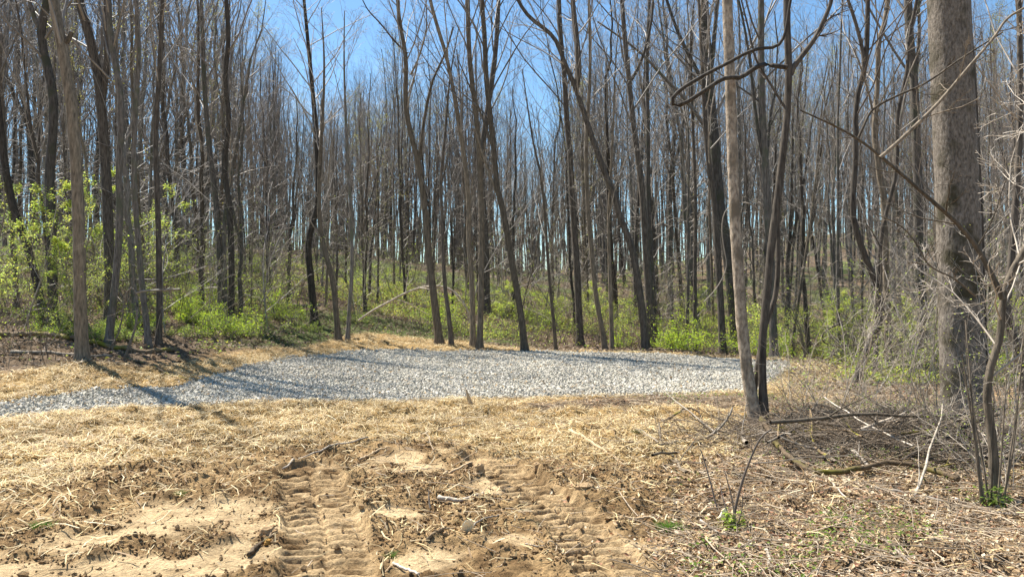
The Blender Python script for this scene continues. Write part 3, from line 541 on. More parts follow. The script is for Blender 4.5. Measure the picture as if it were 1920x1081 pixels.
hero('grey_tree', 'grey upright trunk left of the massive right-hand tree', [(1733, 665), (1729, 600), (1724, 535), (1722, 440), (1721, 337), (1717, 240), (1714, 150), (1706, 75), (1702, 0), (1698, -120)], 18, B_GREY, TWIG, wtop=14, Yfix=15.5, ext=4, seed=34, crown=C1, limbs=[([(1714, 150), (1722, 100), (1724, 50), (1722, 0)], 8, 5)])
hero('twisted_tree', 'sinuous dark tree forking overhead, halfway between the looped tree and the massive trunk', [(1600, 712), (1625, 650), (1655, 598), (1651, 547), (1620, 477), (1604, 427), (1597, 394), (1602, 330), (1605, 281), (1603, 187), (1624, 124), (1626, 60), (1627, 0), (1630, -80)], 13, B_DARK, TWIG_R, wtop=8, ext=3, K=45, seed=35, Yfix=13, crown=C1, limbs=[([(1620, 128), (1618, 94), (1604, 40), (1590, 0), (1580, -30)], 8, 5), ([(1651, 547), (1654, 470), (1640, 440), (1625, 420)], 4, 2)])
hero('rough_tree', 'rough vine-wrapped trunk right of the sinuous dark tree', [(1668, 640), (1664, 600), (1662, 535), (1660, 460), (1658, 380), (1645, 300), (1639, 244), (1646, 150), (1646, 75), (1661, 37), (1665, 0), (1670, -80)], 13, B_BROWN, TWIG, wtop=8, ext=3, K=45, seed=36, Yfix=15, crown=C1, rough=.22)
hero('bent_tree', 'bent slim tree leaning right at mid height, just left of the grey upright trunk', [(1640, 660), (1645, 560), (1650, 450), (1661, 397), (1684, 319), (1680, 225), (1690, 180), (1702, 131), (1705, 60), (1720, 0)], 9, B_DARK, TWIG, wtop=6, ext=3, seed=37, Yfix=14, crown=C1)
hero('thin_tree', 'thin leaning stem right of the straw corner, behind the looped dark tree', [(1483, 673), (1488, 620), (1495, 574), (1511, 477), (1525, 380), (1535, 280)], 7, B_BROWN, TWIG_P, wtop=4, ext=2.5, seed=38, crown=C3)
hero('thin_tree', 'thin upright stem in the right-hand thicket, left of the sinuous tree', [(1575, 690), (1572, 600), (1570, 500), (1572, 380), (1570, 240), (1575, 130)], 7, B_GREY, TWIG, wtop=4, ext=3, seed=39, Yfix=17, crown=C3)
hero('arching_tree', 'small dark tree leaning over the massive trunk with one long arching limb to the left', [(1866, 935), (1864, 880), (1862, 833), (1850, 750), (1853, 699), (1868, 655), (1876, 632), (1880, 555), (1895, 510), (1920, 469), (1960, 400)], 17, B_BROWN, TWIG_P, wtop=10, ext=2, sides=10, K=40, seed=40, crown=dict(n1=16, t0=.22, lf=.3, ang=.9, dens=1.2, wig=.45),
     limbs=[([(1880, 560), (1872, 540), (1860, 516), (1837, 469), (1798, 419), (1752, 380), (1725, 356), (1661, 300), (1609, 259), (1567, 236), (1500, 206)], 11, 3, -.1),
            ([(1650, 295), (1684, 266), (1720, 232), (1762, 191), (1815, 127), (1867, 67), (1886, 34), (1920, 15), (1960, -10)], 7, 4, -.15),
            ([(1609, 259), (1622, 230), (1635, 202), (1690, 175), (1736, 157), (1800, 110), (1880, 60)], 5, 3, .1),
            ([(1635, 204), (1628, 170), (1612, 120), (1600, 90)], 4, 2, .1),
            ([(1830, 555), (1790, 520), (1740, 500), (1722, 460), (1690, 420), (1640, 400)], 4, 2, -.3)])
hero('edge_tree', 'dark trunk cut by the right border of the view', [(1925, 790), (1922, 700), (1905, 640), (1885, 600), (1895, 500), (1905, 380), (1915, 200), (1910, 0)], 16, B_DARK, TWIG, wtop=9, ext=3, Yfix=10.2, seed=41, crown=C1)

# background trees: copies of thirteen bare trees
VAR = []
looks = ['slim straight tree', 'fork-trunked bare tree', 'dark leaning tree', 'grey-barked bare tree', 'narrow brown bare tree', 'yellow-budded tree']
spec = [(15, .14, .0, 0, B_GREY, TWIG, 0), (15, .16, .03, .35, B_DARK, TWIG, 1), (14, .12, .10, 0, B_DARK, TWIG, 2), (16, .17, -.02, 0, B_GREY, TWIG, 3), (14, .10, .02, 0, B_BROWN, TWIG_R, 4),
        (15, .15, -.05, .3, B_GREY, TWIG, 1), (15, .13, .0, 0, B_DARK, TWIG, 0), (16, .18, .02, .45, B_GREY, TWIG_R, 1), (13, .09, -.08, 0, B_DARK, TWIG, 2), (15, .12, .01, 0, B_BROWN, TWIG, 5), (15, .15, 0, .5, B_DARK, TWIG_R, 1), (16, .16, .015, 0, B_BROWN, TWIG, 3)]
for i, (H, ra, le, fo, mt_, mw, lk) in enumerate(spec):
    rr_ = np.random.RandomState(i)
    VAR.append((*make_variant(i, H, ra, le, fo, mt_, mw, n1=int(18 + rr_.rand() * 8), t0=.28 + .15 * rr_.rand(), lf=.26 + .08 * rr_.rand(), ang=.55 + .15 * rr_.rand(), dens=1.0, bud=(i == 9)), lk))
used = set()
def put(v, x, y, H, rz, label, group, slim=1.0):
    root, H0, lk = VAR[v]; s = H / H0; loc = (x, y, gz(x, y)); sc = (s * slim, s * slim, s); label = label.replace('TREE', looks[lk])
    if v not in used:
        used.add(v); root.location = loc; root.rotation_euler = (0, 0, rz); root.scale = sc; root['label'] = label; root['group'] = group; return root
    return copy_tree(root, loc, rz, sc, label, group, tuple(r2.randn(2) * .045))
r2 = np.random.RandomState(77)
skyp = [-200, 380, 470, 560, 640, 700, 780, 900, 1000, 1060, 1130, 1300, 1450, 1600, 1750, 2100]
skyr = [-260, -160, 80, 100, 150, 110, 60, 80, 210, 150, -60, -80, 20, 60, 20, -80]
placed = []
BINS = [(60, 'at the far left edge'), (150, 'behind the kinked grey tree'), (250, 'behind the thick forked trunk'), (330, 'behind the end of the fallen logs'), (385, 'right of the fallen log end'), (440, 'left of the wavy dark tree'), (490, 'right of the wavy dark tree'), (540, 'left of the tallest ridge tree'), (620, 'around the tallest ridge tree'),
        (720, 'behind the left shoulder of the gravel'), (820, 'left of the brown leaning trunk'), (880, 'right of the brown leaning trunk'), (960, 'behind the close pair of trunks'), (1060, 'right of the gravel-edge trunk'), (1160, 'left of the long sweeping tree'),
        (1260, 'behind the long sweeping tree'), (1340, 'left of the stout trunk'), (1420, 'behind the pale trunk'), (1500, 'behind the looped dark tree'), (1600, 'left of the sinuous dark tree'), (1690, 'behind the sinuous dark tree'), (1780, 'left of the massive trunk'), (1850, 'just right of the massive trunk'), (1905, 'right of the arching tree'), (9999, 'at the far right border')]
def near_what(px): return next(t for b, t in BINS if px < b)
def depth_word(Y): return 'close in' if Y < 26 else ('halfway back' if Y < 42 else 'far back')
def fill(n, p0, p1, y0, y1, where, gname, pw=1.0, slm=.5):
    c = 0; tries = 0
    while c < n and tries < 4000:
        tries += 1; px = p0 + (p1 - p0) * r2.rand(); Y = y0 + (y1 - y0) * r2.rand() ** pw; x = (px - 960) / F * Y
        if any(abs(x - a) < .7 + Y * .008 and abs(Y - b) < .9 for a, b in placed): continue
        if px_of(x, Y) < 1500 and pad_dist(np.array([x]), np.array([Y]))[0] < 1.5: continue
        z0 = gz(x, Y); top = np.interp(px, skyp, skyr) + r2.rand() * 160 - 30
        H = np.clip(CAMZ - z0 + (HZ - top) / F * Y, 6, 21) * (.9 + .15 * r2.rand())
        if H < 7 and r2.rand() < .5: continue
        placed.append((x, Y)); put(r2.randint(len(VAR)), x, Y, H, r2.rand() * 6.28, ('tall ' if H > 14 else 'short ') + 'TREE ' + depth_word(Y) + ' ' + near_what(px), gname, slm + .4 * r2.rand()); c += 1
fill(72, -50, 480, 18, 58, 'among the dense woods on the left hillside', 'bare trees on the left hillside')
fill(60, 440, 760, 26, 64, 'on the slope behind the left half of the gravel', 'bare trees behind the left of the gravel')
fill(54, 740, 1160, 27, 80, 'in the woods behind the middle of the gravel', 'bare trees behind the middle of the gravel')
fill(42, 1150, 1480, 25, 80, 'in the woods behind the right end of the gravel', 'bare trees behind the right of the gravel')
fill(78, 1470, 1990, 14.5, 75, 'in the thicket on the right around the massive trunk', 'bare trees in the right-hand thicket', 1.2, .42)

# far wood: one object, many small trees in one mesh
def far_wood():
    r = np.random.RandomState(9); mb = MB(); n = 1300
    px = -80 + 2080 * r.rand(n); Y = 58 + np.where(px > 1150, 130, 60) * r.rand(n); x = (px - 960) / F * Y; z = ground_h(x, Y); top = np.interp(px, skyp, skyr); top = np.maximum(top, 40) + 50 + 150 * r.rand(n)
    H = np.clip(CAMZ - z + (HZ - top) / F * Y, 6, 20); K = 8; t = np.linspace(0, 1, K)
    w = np.cumsum((r.rand(n, K, 2) - .5) * .5, 1)
    P = np.zeros((n, K, 3)); P[..., 0] = x[:, None] + w[..., 0]; P[..., 1] = Y[:, None] + w[..., 1]; P[..., 2] = z[:, None] - .3 + H[:, None] * t
    R = (.06 + .10 * r.rand(n))[:, None] * (1 - .85 * t)[None]; mb.add(*tubes(P, R, 5))
    a, ra = grow(P, R, 10, .35, 1, .6, .24, 5, .33, .4, .35, r, lambda t: 1.1 - .35 * t, .008); mb.add(*tubes(a, ra, 3))
    b, rb = grow(a, ra, 4, .2, 1, .6, .5, 3, .5, .4, .5, r, None, .008); mb.add(*tubes(b, rb, 3))
    o = link('far_wood', mb.mesh('far_wood'), TWIG); tag(o, 'mass of distant bare trees filling the gaps beyond the nearer woods', 'woods', kind='stuff')
far_wood()

# ------------------------------------------------------------------ saplings, shrubs
def make_bush(i, H, nst, spread, leaves, lsize, lcol, mtw, name='shrub', cat='shrub', tier=False, dens=1, rad=.008):
    r = np.random.RandomState(300 + i); root = empty(name, (0, 0, 0), '', cat); K = 9
    az = r.rand(nst) * 6.28; base = np.stack([np.cos(az), np.sin(az), np.zeros(nst)], -1) * (.04 + .10 * r.rand(nst, 1)) * min(1, nst)
    P = np.zeros((nst, K, 3)); P[:, 0] = base; P[:, 0, 2] = -.08; out = np.stack([np.cos(az), np.sin(az), np.zeros(nst)], -1) * spread * r.rand(nst, 1)
    d = nrm(out + np.array([0, 0, 1.])); h = H * (.6 + .5 * r.rand(nst, 1))
    for k in range(1, K): d = nrm(d + (r.rand(nst, 3) - .5) * .35 + out * .12); P[:, k] = P[:, k - 1] + d * h / (K - 1)
    R = (rad * (.6 + .8 * r.rand(nst)))[:, None] * np.linspace(1, .3, K)[None]
    mb = MB(); mb.add(*tubes(P, R, 5))
    a, ra = grow(P, R, int(9 * dens), .12, 1, 1.15 if tier else .8, .42, 6, .5, .0 if tier else .2, .35, r, None, .0025); mb.add(*tubes(a, ra, 3))
    b, rb = grow(a, ra, int(6 * dens), .15, 1, .8, .45, 4, .7, .05, .4, r, None, .002); mb.add(*tubes(b, rb, 3))
    if 'bare' in name: b, rb = grow(a, ra, int(2.5 * dens), .15, 1, .6, .75, 5, .7, .0, .35, r, None, .0024); mb = MB(); mb.add(*tubes(P, R, 5)); mb.add(*tubes(a, ra * 1.2, 3)); mb.add(*tubes(b, rb, 3))
    cc, rc = grow(b, rb, 1 if 'bare' in name else 3, .2, 1, .8, .55, 3, .8, .0, .4, r, None, .0017); mb.add(*tubes(cc, rc, 3))
    link('stem', mb.mesh('stem'), mtw, root)
    if leaves:
        allp = np.concatenate([b.reshape(-1, 3), cc.reshape(-1, 3)]); k = r.randint(len(allp), size=leaves); p = allp[k] + r.randn(leaves, 3) * .035
        t = r.rand(leaves); col = np.array(lcol)[None] * (.6 + .75 * t)[:, None]; col[:, 0] *= .8 + .5 * r.rand(leaves)
        nv = nrm(np.stack([(r.rand(leaves) - .5) * 1.6, (r.rand(leaves) - .5) * 1.6, np.ones(leaves)], -1)); m2 = MB()
        quads(p, lsize * (.6 + .8 * r.rand(leaves)), m2, col, nv=nv); link('foliage', m2.mesh('foliage', False), M_LEAF, root)
    return root
class Kit:
    def __init__(s, protos): s.p = protos; s.used = set()
    def put(s, i, px, Y, sc, label, group, rz, X=None):
        x = (px - 960) / F * Y if X is None else X; root = s.p[i]; loc = (x, Y, gz(x, Y))
        if i not in s.used:
            s.used.add(i); root.location = loc; root.rotation_euler = (0, 0, rz); root.scale = (sc, sc, sc); root['label'] = label
            if group: root['group'] = group
            return root
        r = copy_tree(root, loc, rz, (sc, sc, sc), label, group)
        if not group and 'group' in r: del r['group']
        return r
G1 = (.42, .58, .04); G2 = (.34, .46, .07); G3 = (.48, .58, .10)
green = Kit([make_bush(0, .85, 9, 1.3, 1300, .042, G1, TWIG), make_bush(1, 1.2, 7, 1.2, 1000, .042, G1, TWIG), make_bush(2, .6, 10, 1.6, 1200, .038, G2, TWIG), make_bush(3, 1.9, 4, .8, 900, .04, G3, TWIG)])
sap = Kit([make_bush(10, 3.8, 1, .2, 4200, .045, G3, TWIG, 'leafy_sapling', 'sapling', True, 1.6, .022), make_bush(11, 4.6, 2, .25, 4800, .045, (.42, .52, .09), TWIG, 'leafy_sapling', 'sapling', True, 1.5, .024)])
bare = Kit([make_bush(20, 2.4, 6, .45, 160, .03, G3, TWIG_P, 'bare_shrub', 'shrub', False, 1.2, .010), make_bush(21, 3.2, 4, .35, 120, .03, G3, TWIG_P, 'bare_shrub', 'shrub', False, 1.2, .012), make_bush(22, 1.7, 8, .8, 260, .03, G2, TWIG_P, 'bare_shrub', 'shrub', False, 1.1, .008), make_bush(23, 5.0, 1, .2, 0, .03, G3, TWIG, 'bare_shrub', 'shrub', False, 1.6, .022)])
r3 = np.random.RandomState(5)
def fillk(kit, ids, n, p0, p1, y0, y1, s0, s1, label, group, pw=1.0, clr=1.0):
    c = 0
    while c < n:
        px = p0 + (p1 - p0) * r3.rand(); Y = y0 + (y1 - y0) * r3.rand() ** pw; x = (px - 960) / F * Y
        if pad_dist(np.array([x]), np.array([Y]))[0] < clr: 
            c += .2; continue
        ii = ids[r3.randint(len(ids))]; sc = s0 + (s1 - s0) * r3.rand()
        kit.put(ii, px, Y, sc, ('small ' if sc < s0 + (s1 - s0) * .4 else ('large ' if sc > s0 + (s1 - s0) * .75 else '')) + label + ' ' + depth_word(Y).replace('halfway back', 'midway') + ' ' + near_what(px), group, r3.rand() * 6.28); c += 1
fillk(green, [0, 1, 2], 26, 330, 760, 18.5, 27, .6, 1.0, 'bright green leafy bush', 'green bushes left of the gravel', 1.6, 1.6)
fillk(green, [0, 2], 16, -20, 360, 15.5, 19, .55, .9, 'low green bush on the bank', 'green bushes by the left logs', 1.3, 2.4)
fillk(green, [0, 1, 2, 3], 26, -20, 700, 20, 42, .7, 1.2, 'green bush on the hillside', 'green bushes on the left hillside')
fillk(green, [1, 3, 0], 17, 800, 1240, 22, 34, .7, 1.25, 'light green bush', 'green bushes behind the gravel', 1.2)
fillk(green, [1, 3, 0], 15, 1220, 1480, 20.5, 30, .8, 1.3, 'bright green bush', 'green bushes behind the gravel right end', 1.2)
fillk(green, [1, 3, 2], 22, 1480, 1960, 14, 30, .6, 1.2, 'green bush in the thicket', 'green bushes in the right-hand thicket', 1.2, 2.0)
for px, Y, s, l in [(40, 17.0, .95, 'pale green leafy sapling at the left edge beyond the logs'), (235, 19.5, .9, 'pale green leafy sapling behind the forked dark trunk'), (115, 21, 1.1, 'pale green leafy sapling just right of the kinked trunk'), (-10, 20, 1.1, 'pale green leafy sapling cut by the left border'), (185, 16.8, .72, 'short pale green leafy sapling between the straight and curved left-bank trunks')]:
    sap.put(r3.randint(2), px, Y, s, l, None, r3.rand() * 6)
for px, Y, s, l in [(1530, 17, .42, 'small leafy sapling left of the curling vine'), (1625, 19, .5, 'small leafy sapling right of the curling vine'), (1690, 16, .42, 'small leafy sapling left of the grey upright trunk'), (1890, 15, .5, 'small leafy sapling right of the massive trunk'), (1275, 27, .6, 'leafy sapling behind the thin pole tree at the gravel right end'), (935, 24.5, .55, 'leafy sapling between the close pair and the gravel-edge trunk'), (1125, 26, .6, 'leafy sapling behind the slim brown trunk near the thin stem cluster'), (1570, 20, .55, 'leafy sapling in the shade left of the sinuous dark tree')]:
    sap.put(r3.randint(2), px, Y, s, l, None, r3.rand() * 6)
fillk(bare, [3, 1], 34, 200, 760, 18, 38, .8, 1.4, 'leafless thin shrub', 'leafless shrubs on the left slope', 1, 2)
fillk(bare, [3, 1], 26, 760, 1460, 23, 42, .9, 1.5, 'leafless thin shrub', 'leafless shrubs behind the gravel', 1, 2)
fillk(bare, [1, 3, 3], 46, 1480, 1960, 12.5, 28, .8, 1.3, 'leafless twiggy shrub', 'leafless shrubs in the right-hand thicket', 1.2, 2)
for i, px, Y, s, l in [(2, 1500, 9.6, .75, 'low spray of bare twigs right of the looped dark tree'), (0, 1560, 9.0, .7, 'bare twiggy shrub at the left end of the brush pile'), (2, 1640, 8.3, .6, 'bare twiggy shrub leaning over the brush pile'),                        (0, 1840, 6.6, .6, 'bare pale-twigged shrub beside the dark sucker clump'), (1, 1900, 7.2, .75, 'tall bare shrub at the right border'), (2, 1890, 6.2, .6, 'low bare shrub at the foot of the arching tree'), (1, 1772, 7.6, .55, 'thin bare shrub whose pale canes cross the massive trunk'), (0, 1880, 9.8, .8, 'bare shrub behind the arching tree'), (0, 1730, 10.8, .8, 'bare shrub left behind the massive trunk'), (1, 1690, 10.2, .6, 'thin caned bare shrub left of the massive trunk foot'), (0, 1610, 11, .9, 'bare twiggy shrub beyond the brush pile')]:
    bare.put(i, px, Y, s, l, None, r3.rand() * 6)

def undergrowth():
    r = np.random.RandomState(21); mb = MB(); ml = MB()
    x, y = scatter(34000, (-24, 24, 13, 48), lambda x, y, m: m['forest'] * (m['d'] > 1.2) * (.25 + .9 * sstep(.4, .65, fbm(x * .4, y * .4, 3, 17))) * np.where(y < 26, .8, .3)); n = len(x); K = 6
    az = r.rand(n) * 6.28; ln = .5 + 2.6 * r.rand(n) ** 2; tl = .15 + .9 * r.rand(n) ** 2; P = np.zeros((n, K, 3)); P[:, 0] = np.stack([x, y, ground_h(x, y) - .03], -1); d = nrm(np.stack([np.cos(az) * tl, np.sin(az) * tl, np.ones(n)], -1))
    for k in range(1, K): d = nrm(d + (r.rand(n, 3) - .5) * .4 - np.array([0, 0, .06])); P[:, k] = P[:, k - 1] + d * ln[:, None] / (K - 1)
    R = (.003 + .006 * r.rand(n) ** 2)[:, None] * np.linspace(1, .4, K)[None]; v, f = tubes(P, R, 3); mb.add(v, f, np.repeat(np.array([.20, .165, .125])[None] * (.4 + .9 * r.rand(n, 1)), K * 3, 0))
    a, ra = grow(P, R, 4, .25, 1, .8, .35, 4, .6, .1, .4, r, None, .0025); v, f = tubes(a, ra, 3); mb.add(v, f, np.repeat(np.array([.24, .20, .155])[None] * (.4 + .9 * r.rand(len(a), 1)), 12, 0))
    o = link('undergrowth', mb.mesh('undergrowth'), M_LITTER); tag(o, 'tangle of thin bare stems rising from the woodland floor', 'undergrowth', kind='stuff')
    k = r.randint(len(a), size=110000); keep = fbm(a[k, 0, 0] * .3, a[k, 0, 1] * .3, 3, 55) > .51; k = k[keep]; p = a[k, r.randint(1, 4, size=len(k))] + r.randn(len(k), 3) * .05; t = r.rand(len(k))
    col = np.array([.44, .56, .07])[None] * (.5 + .8 * t)[:, None]; quads(p, .025 + .03 * r.rand(len(k)), ml, col, nv=nrm(r.randn(len(k), 3) * .7 + np.array([0, 0, 1])))
    o = link('spring_leaves', ml.mesh('spring_leaves', False), M_LEAF); tag(o, 'fine yellow-green young leaves opening on the thin undergrowth stems', 'leaves', kind='stuff')
undergrowth()

# ground cover
def cover():
    mb = MB(); x, y = scatter(620000, (-26, 26, 12.5, 50), lambda x, y, m: m['forest'] * (m['d'] > .9) * sstep(.50, .66, fbm(x * .35, y * .35, 4, 91)) * .9 + .02 * m['forest'])
    n = len(x); t = rng.rand(n); col = np.array([.31, .39, .07]) * (.5 + .8 * t)[:, None]; col[:, 0] *= .8 + .6 * rng.rand(n)
    z = ground_h(x, y) + (.03 + .30 * rng.rand(n) ** 2 * fbm(x, y, 2, 7)); nv = nrm(np.stack([(rng.rand(n) - .5) * 1.6, (rng.rand(n) - .5) * 1.6, np.ones(n)], -1))
    quads(np.stack([x, y, z], -1), .05 + .05 * rng.rand(n), mb, col, nv=nv)
    x, y = scatter(90000, (1.0, 9.5, 4.2, 13.5), lambda x, y, m: m['litter'] * (sstep(.5, .7, fbm(x * .9, y * .9, 4, 33)) * .45 + .5 * np.exp(-((x - 4.3) ** 2 + (y - 8.6) ** 2) / 2.5) * sstep(.45, .6, fbm(x * 2.2, y * 2.2, 3, 35)))); n = len(x)
    col = np.array([.20, .30, .05]) * (.6 + .7 * rng.rand(n))[:, None]; quads(np.stack([x, y, ground_h(x, y) + .02 + .06 * rng.rand(n)], -1), .018 + .02 * rng.rand(n), mb, col, .9)
    o = link('ground_cover', mb.mesh('ground_cover', False), M_LEAF); tag(o, 'low green weeds and seedlings carpeting the woodland floor', 'ground cover', kind='stuff')
cover()

# ------------------------------------------------------------------ sticks, logs, stumps
def stick(name, label, pts, w, mt, cat='stick', w2=None, lift=.02, parent=None, K=14, sides=7, twigs=0, zs=None, rough=.12, group=None):
    """pts in photograph pixels, lying on the ground; zs = heights above ground at each point"""
    g_ = [base_pt(*p) for p in pts]; zs = zs or [0] * len(pts); Ym = np.mean([b for a, b in g_]); r = np.random.RandomState(int(pts[0][0] * 7 + pts[0][1]) % 9999)
    P3 = np.array([(a, b, gz(a, b) + lift + z) for (a, b), z in zip(g_, zs)]); P, s = resample(P3, K)
    R = np.linspace(w, w2 or w * .6, K) / F * Ym / 2; gzv = ground_h(P[:, 0], P[:, 1]); P[:, 2] = np.maximum(P[:, 2], gzv + R * .35)
    P[1:-1] += (r.rand(K - 2, 3) - .5) * R[1:-1, None] * 1.2
    O = P[0].copy(); P = (P - O)[None]; mb = MB(); v, f = tubes(P, R[None], sides, rough=rough, rng=r); mb.add(v, f)
    for e, base in ((0, 0), (K - 1, (K - 1) * sides)):     # end caps
        c0 = len(v) ; mb.add(np.array([P[0, e]]), np.zeros((0, 3), int)); 
        s_ = np.arange(sides); tri = np.stack([np.full(sides, mb.n - 1), base + s_, base + (s_ + 1) % sides], -1); mb.f.append(tri if e else tri[:, ::-1])
    if twigs:
        a, ra = grow(P, R[None], twigs, .2, 1, .6, .3, 5, .5, .1, .4, r, None, .0018); mb.add(*tubes(a, ra, 4))
    o = link(name, mb.mesh(name), mt, parent, tuple(O))
    if not parent: tag(o, label, cat, group)
    return o
def mk(name, label, *a, **k): return stick(name, label, *a, **k)
mk('fallen_branch', 'long tan branch lying diagonally on the straw in the middle right foreground', [(1067, 812), (1100, 833), (1133, 855), (1173, 877)], 7, DEAD, cat='branch', w2=4)
mk('stick', 'short thick curved stick half buried in the dark clods at the foreground centre', [(822, 945), (860, 948), (907, 937)], 9, DEADG, w2=6)
mk('stick', 'thin curved stick on the soil left of the pale clay patch', [(530, 877), (587, 853), (640, 847), (690, 838)], 4, DEADG, w2=3)
mk('stick', 'bowed brown stick at the left rim of the pale clay patch', [(675, 868), (700, 855), (725, 851)], 6, DEAD)
mk('stick', 'dark diagonal stick above the small pale chip, bottom centre', [(800, 1030), (825, 1020), (850, 1009)], 6, DEAD)
mk('stick', 'thin pale stick crossing right of the white wood chip', [(880, 1012), (905, 997), (930, 986), (958, 970)], 4, DEADG)
mk('stick', 'pale peeled stick at the bottom edge left of centre', [(737, 1062), (760, 1072), (785, 1085)], 6, TWIG_P, w2=5)
mk('stick', 'brown stick on churned soil below the right tyre track start', [(826, 908), (850, 900), (885, 895)], 6, DEAD)
mk('stick', 'rotten dark stick left of the left tyre track, beside an orange stone', [(466, 1046), (490, 1026), (510, 1010)], 9, MOSSY, w2=6)
mk('stick', 'long thin twig over bare clay toward the lower right centre', [(985, 1033), (1010, 1036), (1045, 1036)], 3, DEADG)
mk('stick', 'tan stick to the left of the bright grass tuft', [(1163, 977), (1190, 978), (1222, 975)], 6, DEAD, w2=4)
mk('stick', 'pale bowed stick right of the broken stump', [(1312, 986), (1340, 990), (1369, 999), (1414, 1018)], 6, TWIG_P, w2=4)
mk('stick', 'forked grey stick end lying below the pale bowed stick', [(1375, 1028), (1410, 1025), (1445, 1022)], 6, DEADG, twigs=2)
mk('stick', 'stubby curved stick below the forked grey stick', [(1436, 1033), (1443, 1045), (1441, 1062)], 8, DEADG, w2=6)
mk('stick', 'long thin reddish stick along the bottom right', [(1400, 1068), (1500, 1072), (1590, 1076)], 4, TWIG_R, w2=3)
mk('stick', 'long thin straight stick across the litter at right', [(1640, 928), (1730, 938), (1800, 950), (1920, 972)], 6, TWIG_P, w2=4, K=20)
mk('stick', 'reddish stick leaning through the leaves in the lower right', [(1640, 1008), (1670, 1030), (1715, 1066)], 6, TWIG_R, w2=4)
mk('stick', 'thin stick lying under the leaning saplings toward the right litter', [(1310, 892), (1380, 896), (1485, 892)], 3.5, DEADG)
mk('stick', 'pale short stick under the mossy branch', [(1555, 915), (1565, 930), (1596, 944)], 5, TWIG_P)
mk('stick', 'short stick beside the tall sucker clump foot', [(1790, 940), (1820, 942), (1848, 940)], 6, TWIG_P)
mk('fallen_branch', 'dark crooked branch on the straw left of the pale trunk foot', [(1245, 792), (1265, 786), (1290, 781), (1312, 783)], 6, MOSSY, cat='branch', zs=[0, .05, .08, .02])
mk('fallen_branch', 'short branch sloping up to the pale trunk foot from the straw', [(1338, 842), (1370, 828), (1404, 802)], 6, MOSSY, cat='branch', zs=[0, .05, .15])
mk('fallen_branch', 'long mossy branch curving from the pale trunk foot across the right foreground', [(1428, 812), (1455, 856), (1480, 878), (1507, 890), (1537, 899), (1610, 899), (1687, 898), (1755, 909), (1796, 924)], 11, MOSSY, cat='branch', w2=9, K=36, sides=9, lift=.07, zs=[.08, .02, 0, 0, 0, .01, .02, .01, 0])
mk('log', 'broad dark log lying along the left bank behind the straight trunk', [(0, 634), (66, 631), (128, 640), (194, 650), (272, 662), (330, 658)], 10, MOSSY, cat='log', w2=8, K=26, sides=10, lift=.05)
mk('log', 'shorter dark log leaning against the long left-bank log', [(20, 641), (80, 640), (128, 648)], 10, MOSSY, cat='log', lift=.12)
mk('log', 'thin log parallel to and below the long left-bank log', [(20, 665), (90, 666), (150, 668), (210, 672)], 7, DEADG, cat='log', w2=5, lift=.05)
mk('fallen_branch', 'thin dark branch curving down the straw bank at left to the gravel', [(237, 672), (280, 683), (310, 700), (336, 712), (370, 713)], 5, MOSSY, cat='branch', K=20)
mk('fallen_branch', 'pale little stick leaning against the straight left-bank trunk foot', [(148, 687), (160, 681), (170, 675)], 4, TWIG_P, cat='branch')
mk('log', 'grey fallen trunk lying on the hillside above the green bushes', [(440, 556), (500, 578), (560, 585), (600, 583)], 9, DEADG, cat='log', lift=.2, K=18)
mk('log', 'dark fallen trunk high on the slope at the top left of the bushes', [(350, 515), (400, 530), (430, 548)], 9, MOSSY, cat='log', lift=.2)
mk('log', 'half rotten short log on the soil at the lower left', [(83, 884), (92, 873), (100, 862)], 16, DEAD, cat='log', w2=13, sides=9)
mk('wood_piece', 'pointed brown bit of bark lying on the straw edge at left', [(212, 818), (225, 822), (240, 827)], 7, DEAD, cat='wood', w2=4)

def hoop(name, label, pts, Y, w, w2, mt, cat='branch', twigs=0, K=24):
    P = px_path(pts, Y); b = gz(P[0, 0], P[0, 1]); P, _ = resample(P, K); O = P[0].copy(); R = np.linspace(w, w2, K)[None] / F * Y / 2; P = (P - O)[None]
    mb = MB(); mb.add(*tubes(P, R, 7)); r = np.random.RandomState(int(pts[0][0]))
    if twigs: a, ra = grow(P, R, twigs, .2, 1, .8, .25, 5, .5, .1, .4, r, None, .002); mb.add(*tubes(a, ra, 4)); a, ra = grow(a, ra, 4, .2, 1, .8, .5, 4, .5, .1, .4, r, None, .002); mb.add(*tubes(a, ra, 3))
    return tag(link(name, mb.mesh(name), mt, None, tuple(O)), label, cat)
hoop('arched_branch', 'long arched dead branch bowing over the undergrowth behind the leaning brown trunk', [(672, 600), (700, 580), (728, 566), (760, 548), (794, 536), (833, 535), (855, 548), (872, 570), (882, 598), (886, 612)], 22.2, 4, 3.5, DEADG, twigs=8)
hoop('bent_sapling', 'small bent sapling arching over by the fallen logs', [(232, 674), (245, 640), (255, 613), (258, 575), (256, 550), (249, 536), (238, 545), (233, 565), (228, 600), (222, 630), (200, 658)], 14.6, 5, 2, DEADG, 'sapling', 6)
hoop('broken_branch', 'pale broken branch jutting level from the small bent sapling', [(256, 549), (268, 544), (300, 543), (338, 541)], 14.6, 4, 3, TWIG_P, twigs=3, K=10)
hoop('vine', 'thin pale vine hanging in a curve in front of the stout trunk', [(1425, 395), (1400, 375), (1360, 388), (1352, 425), (1358, 470), (1365, 500), (1345, 540), (1320, 565)], 12, 2.5, 2, TWIG_P, 'vine', 0)
hoop('curling_vine', 'dark vine curling in a hook in the thicket right of the looped tree', [(1585, 600), (1560, 612), (1543, 622), (1541, 638), (1552, 646), (1580, 648), (1610, 645)], 13, 3, 2.5, B_DARK, 'vine', 0)
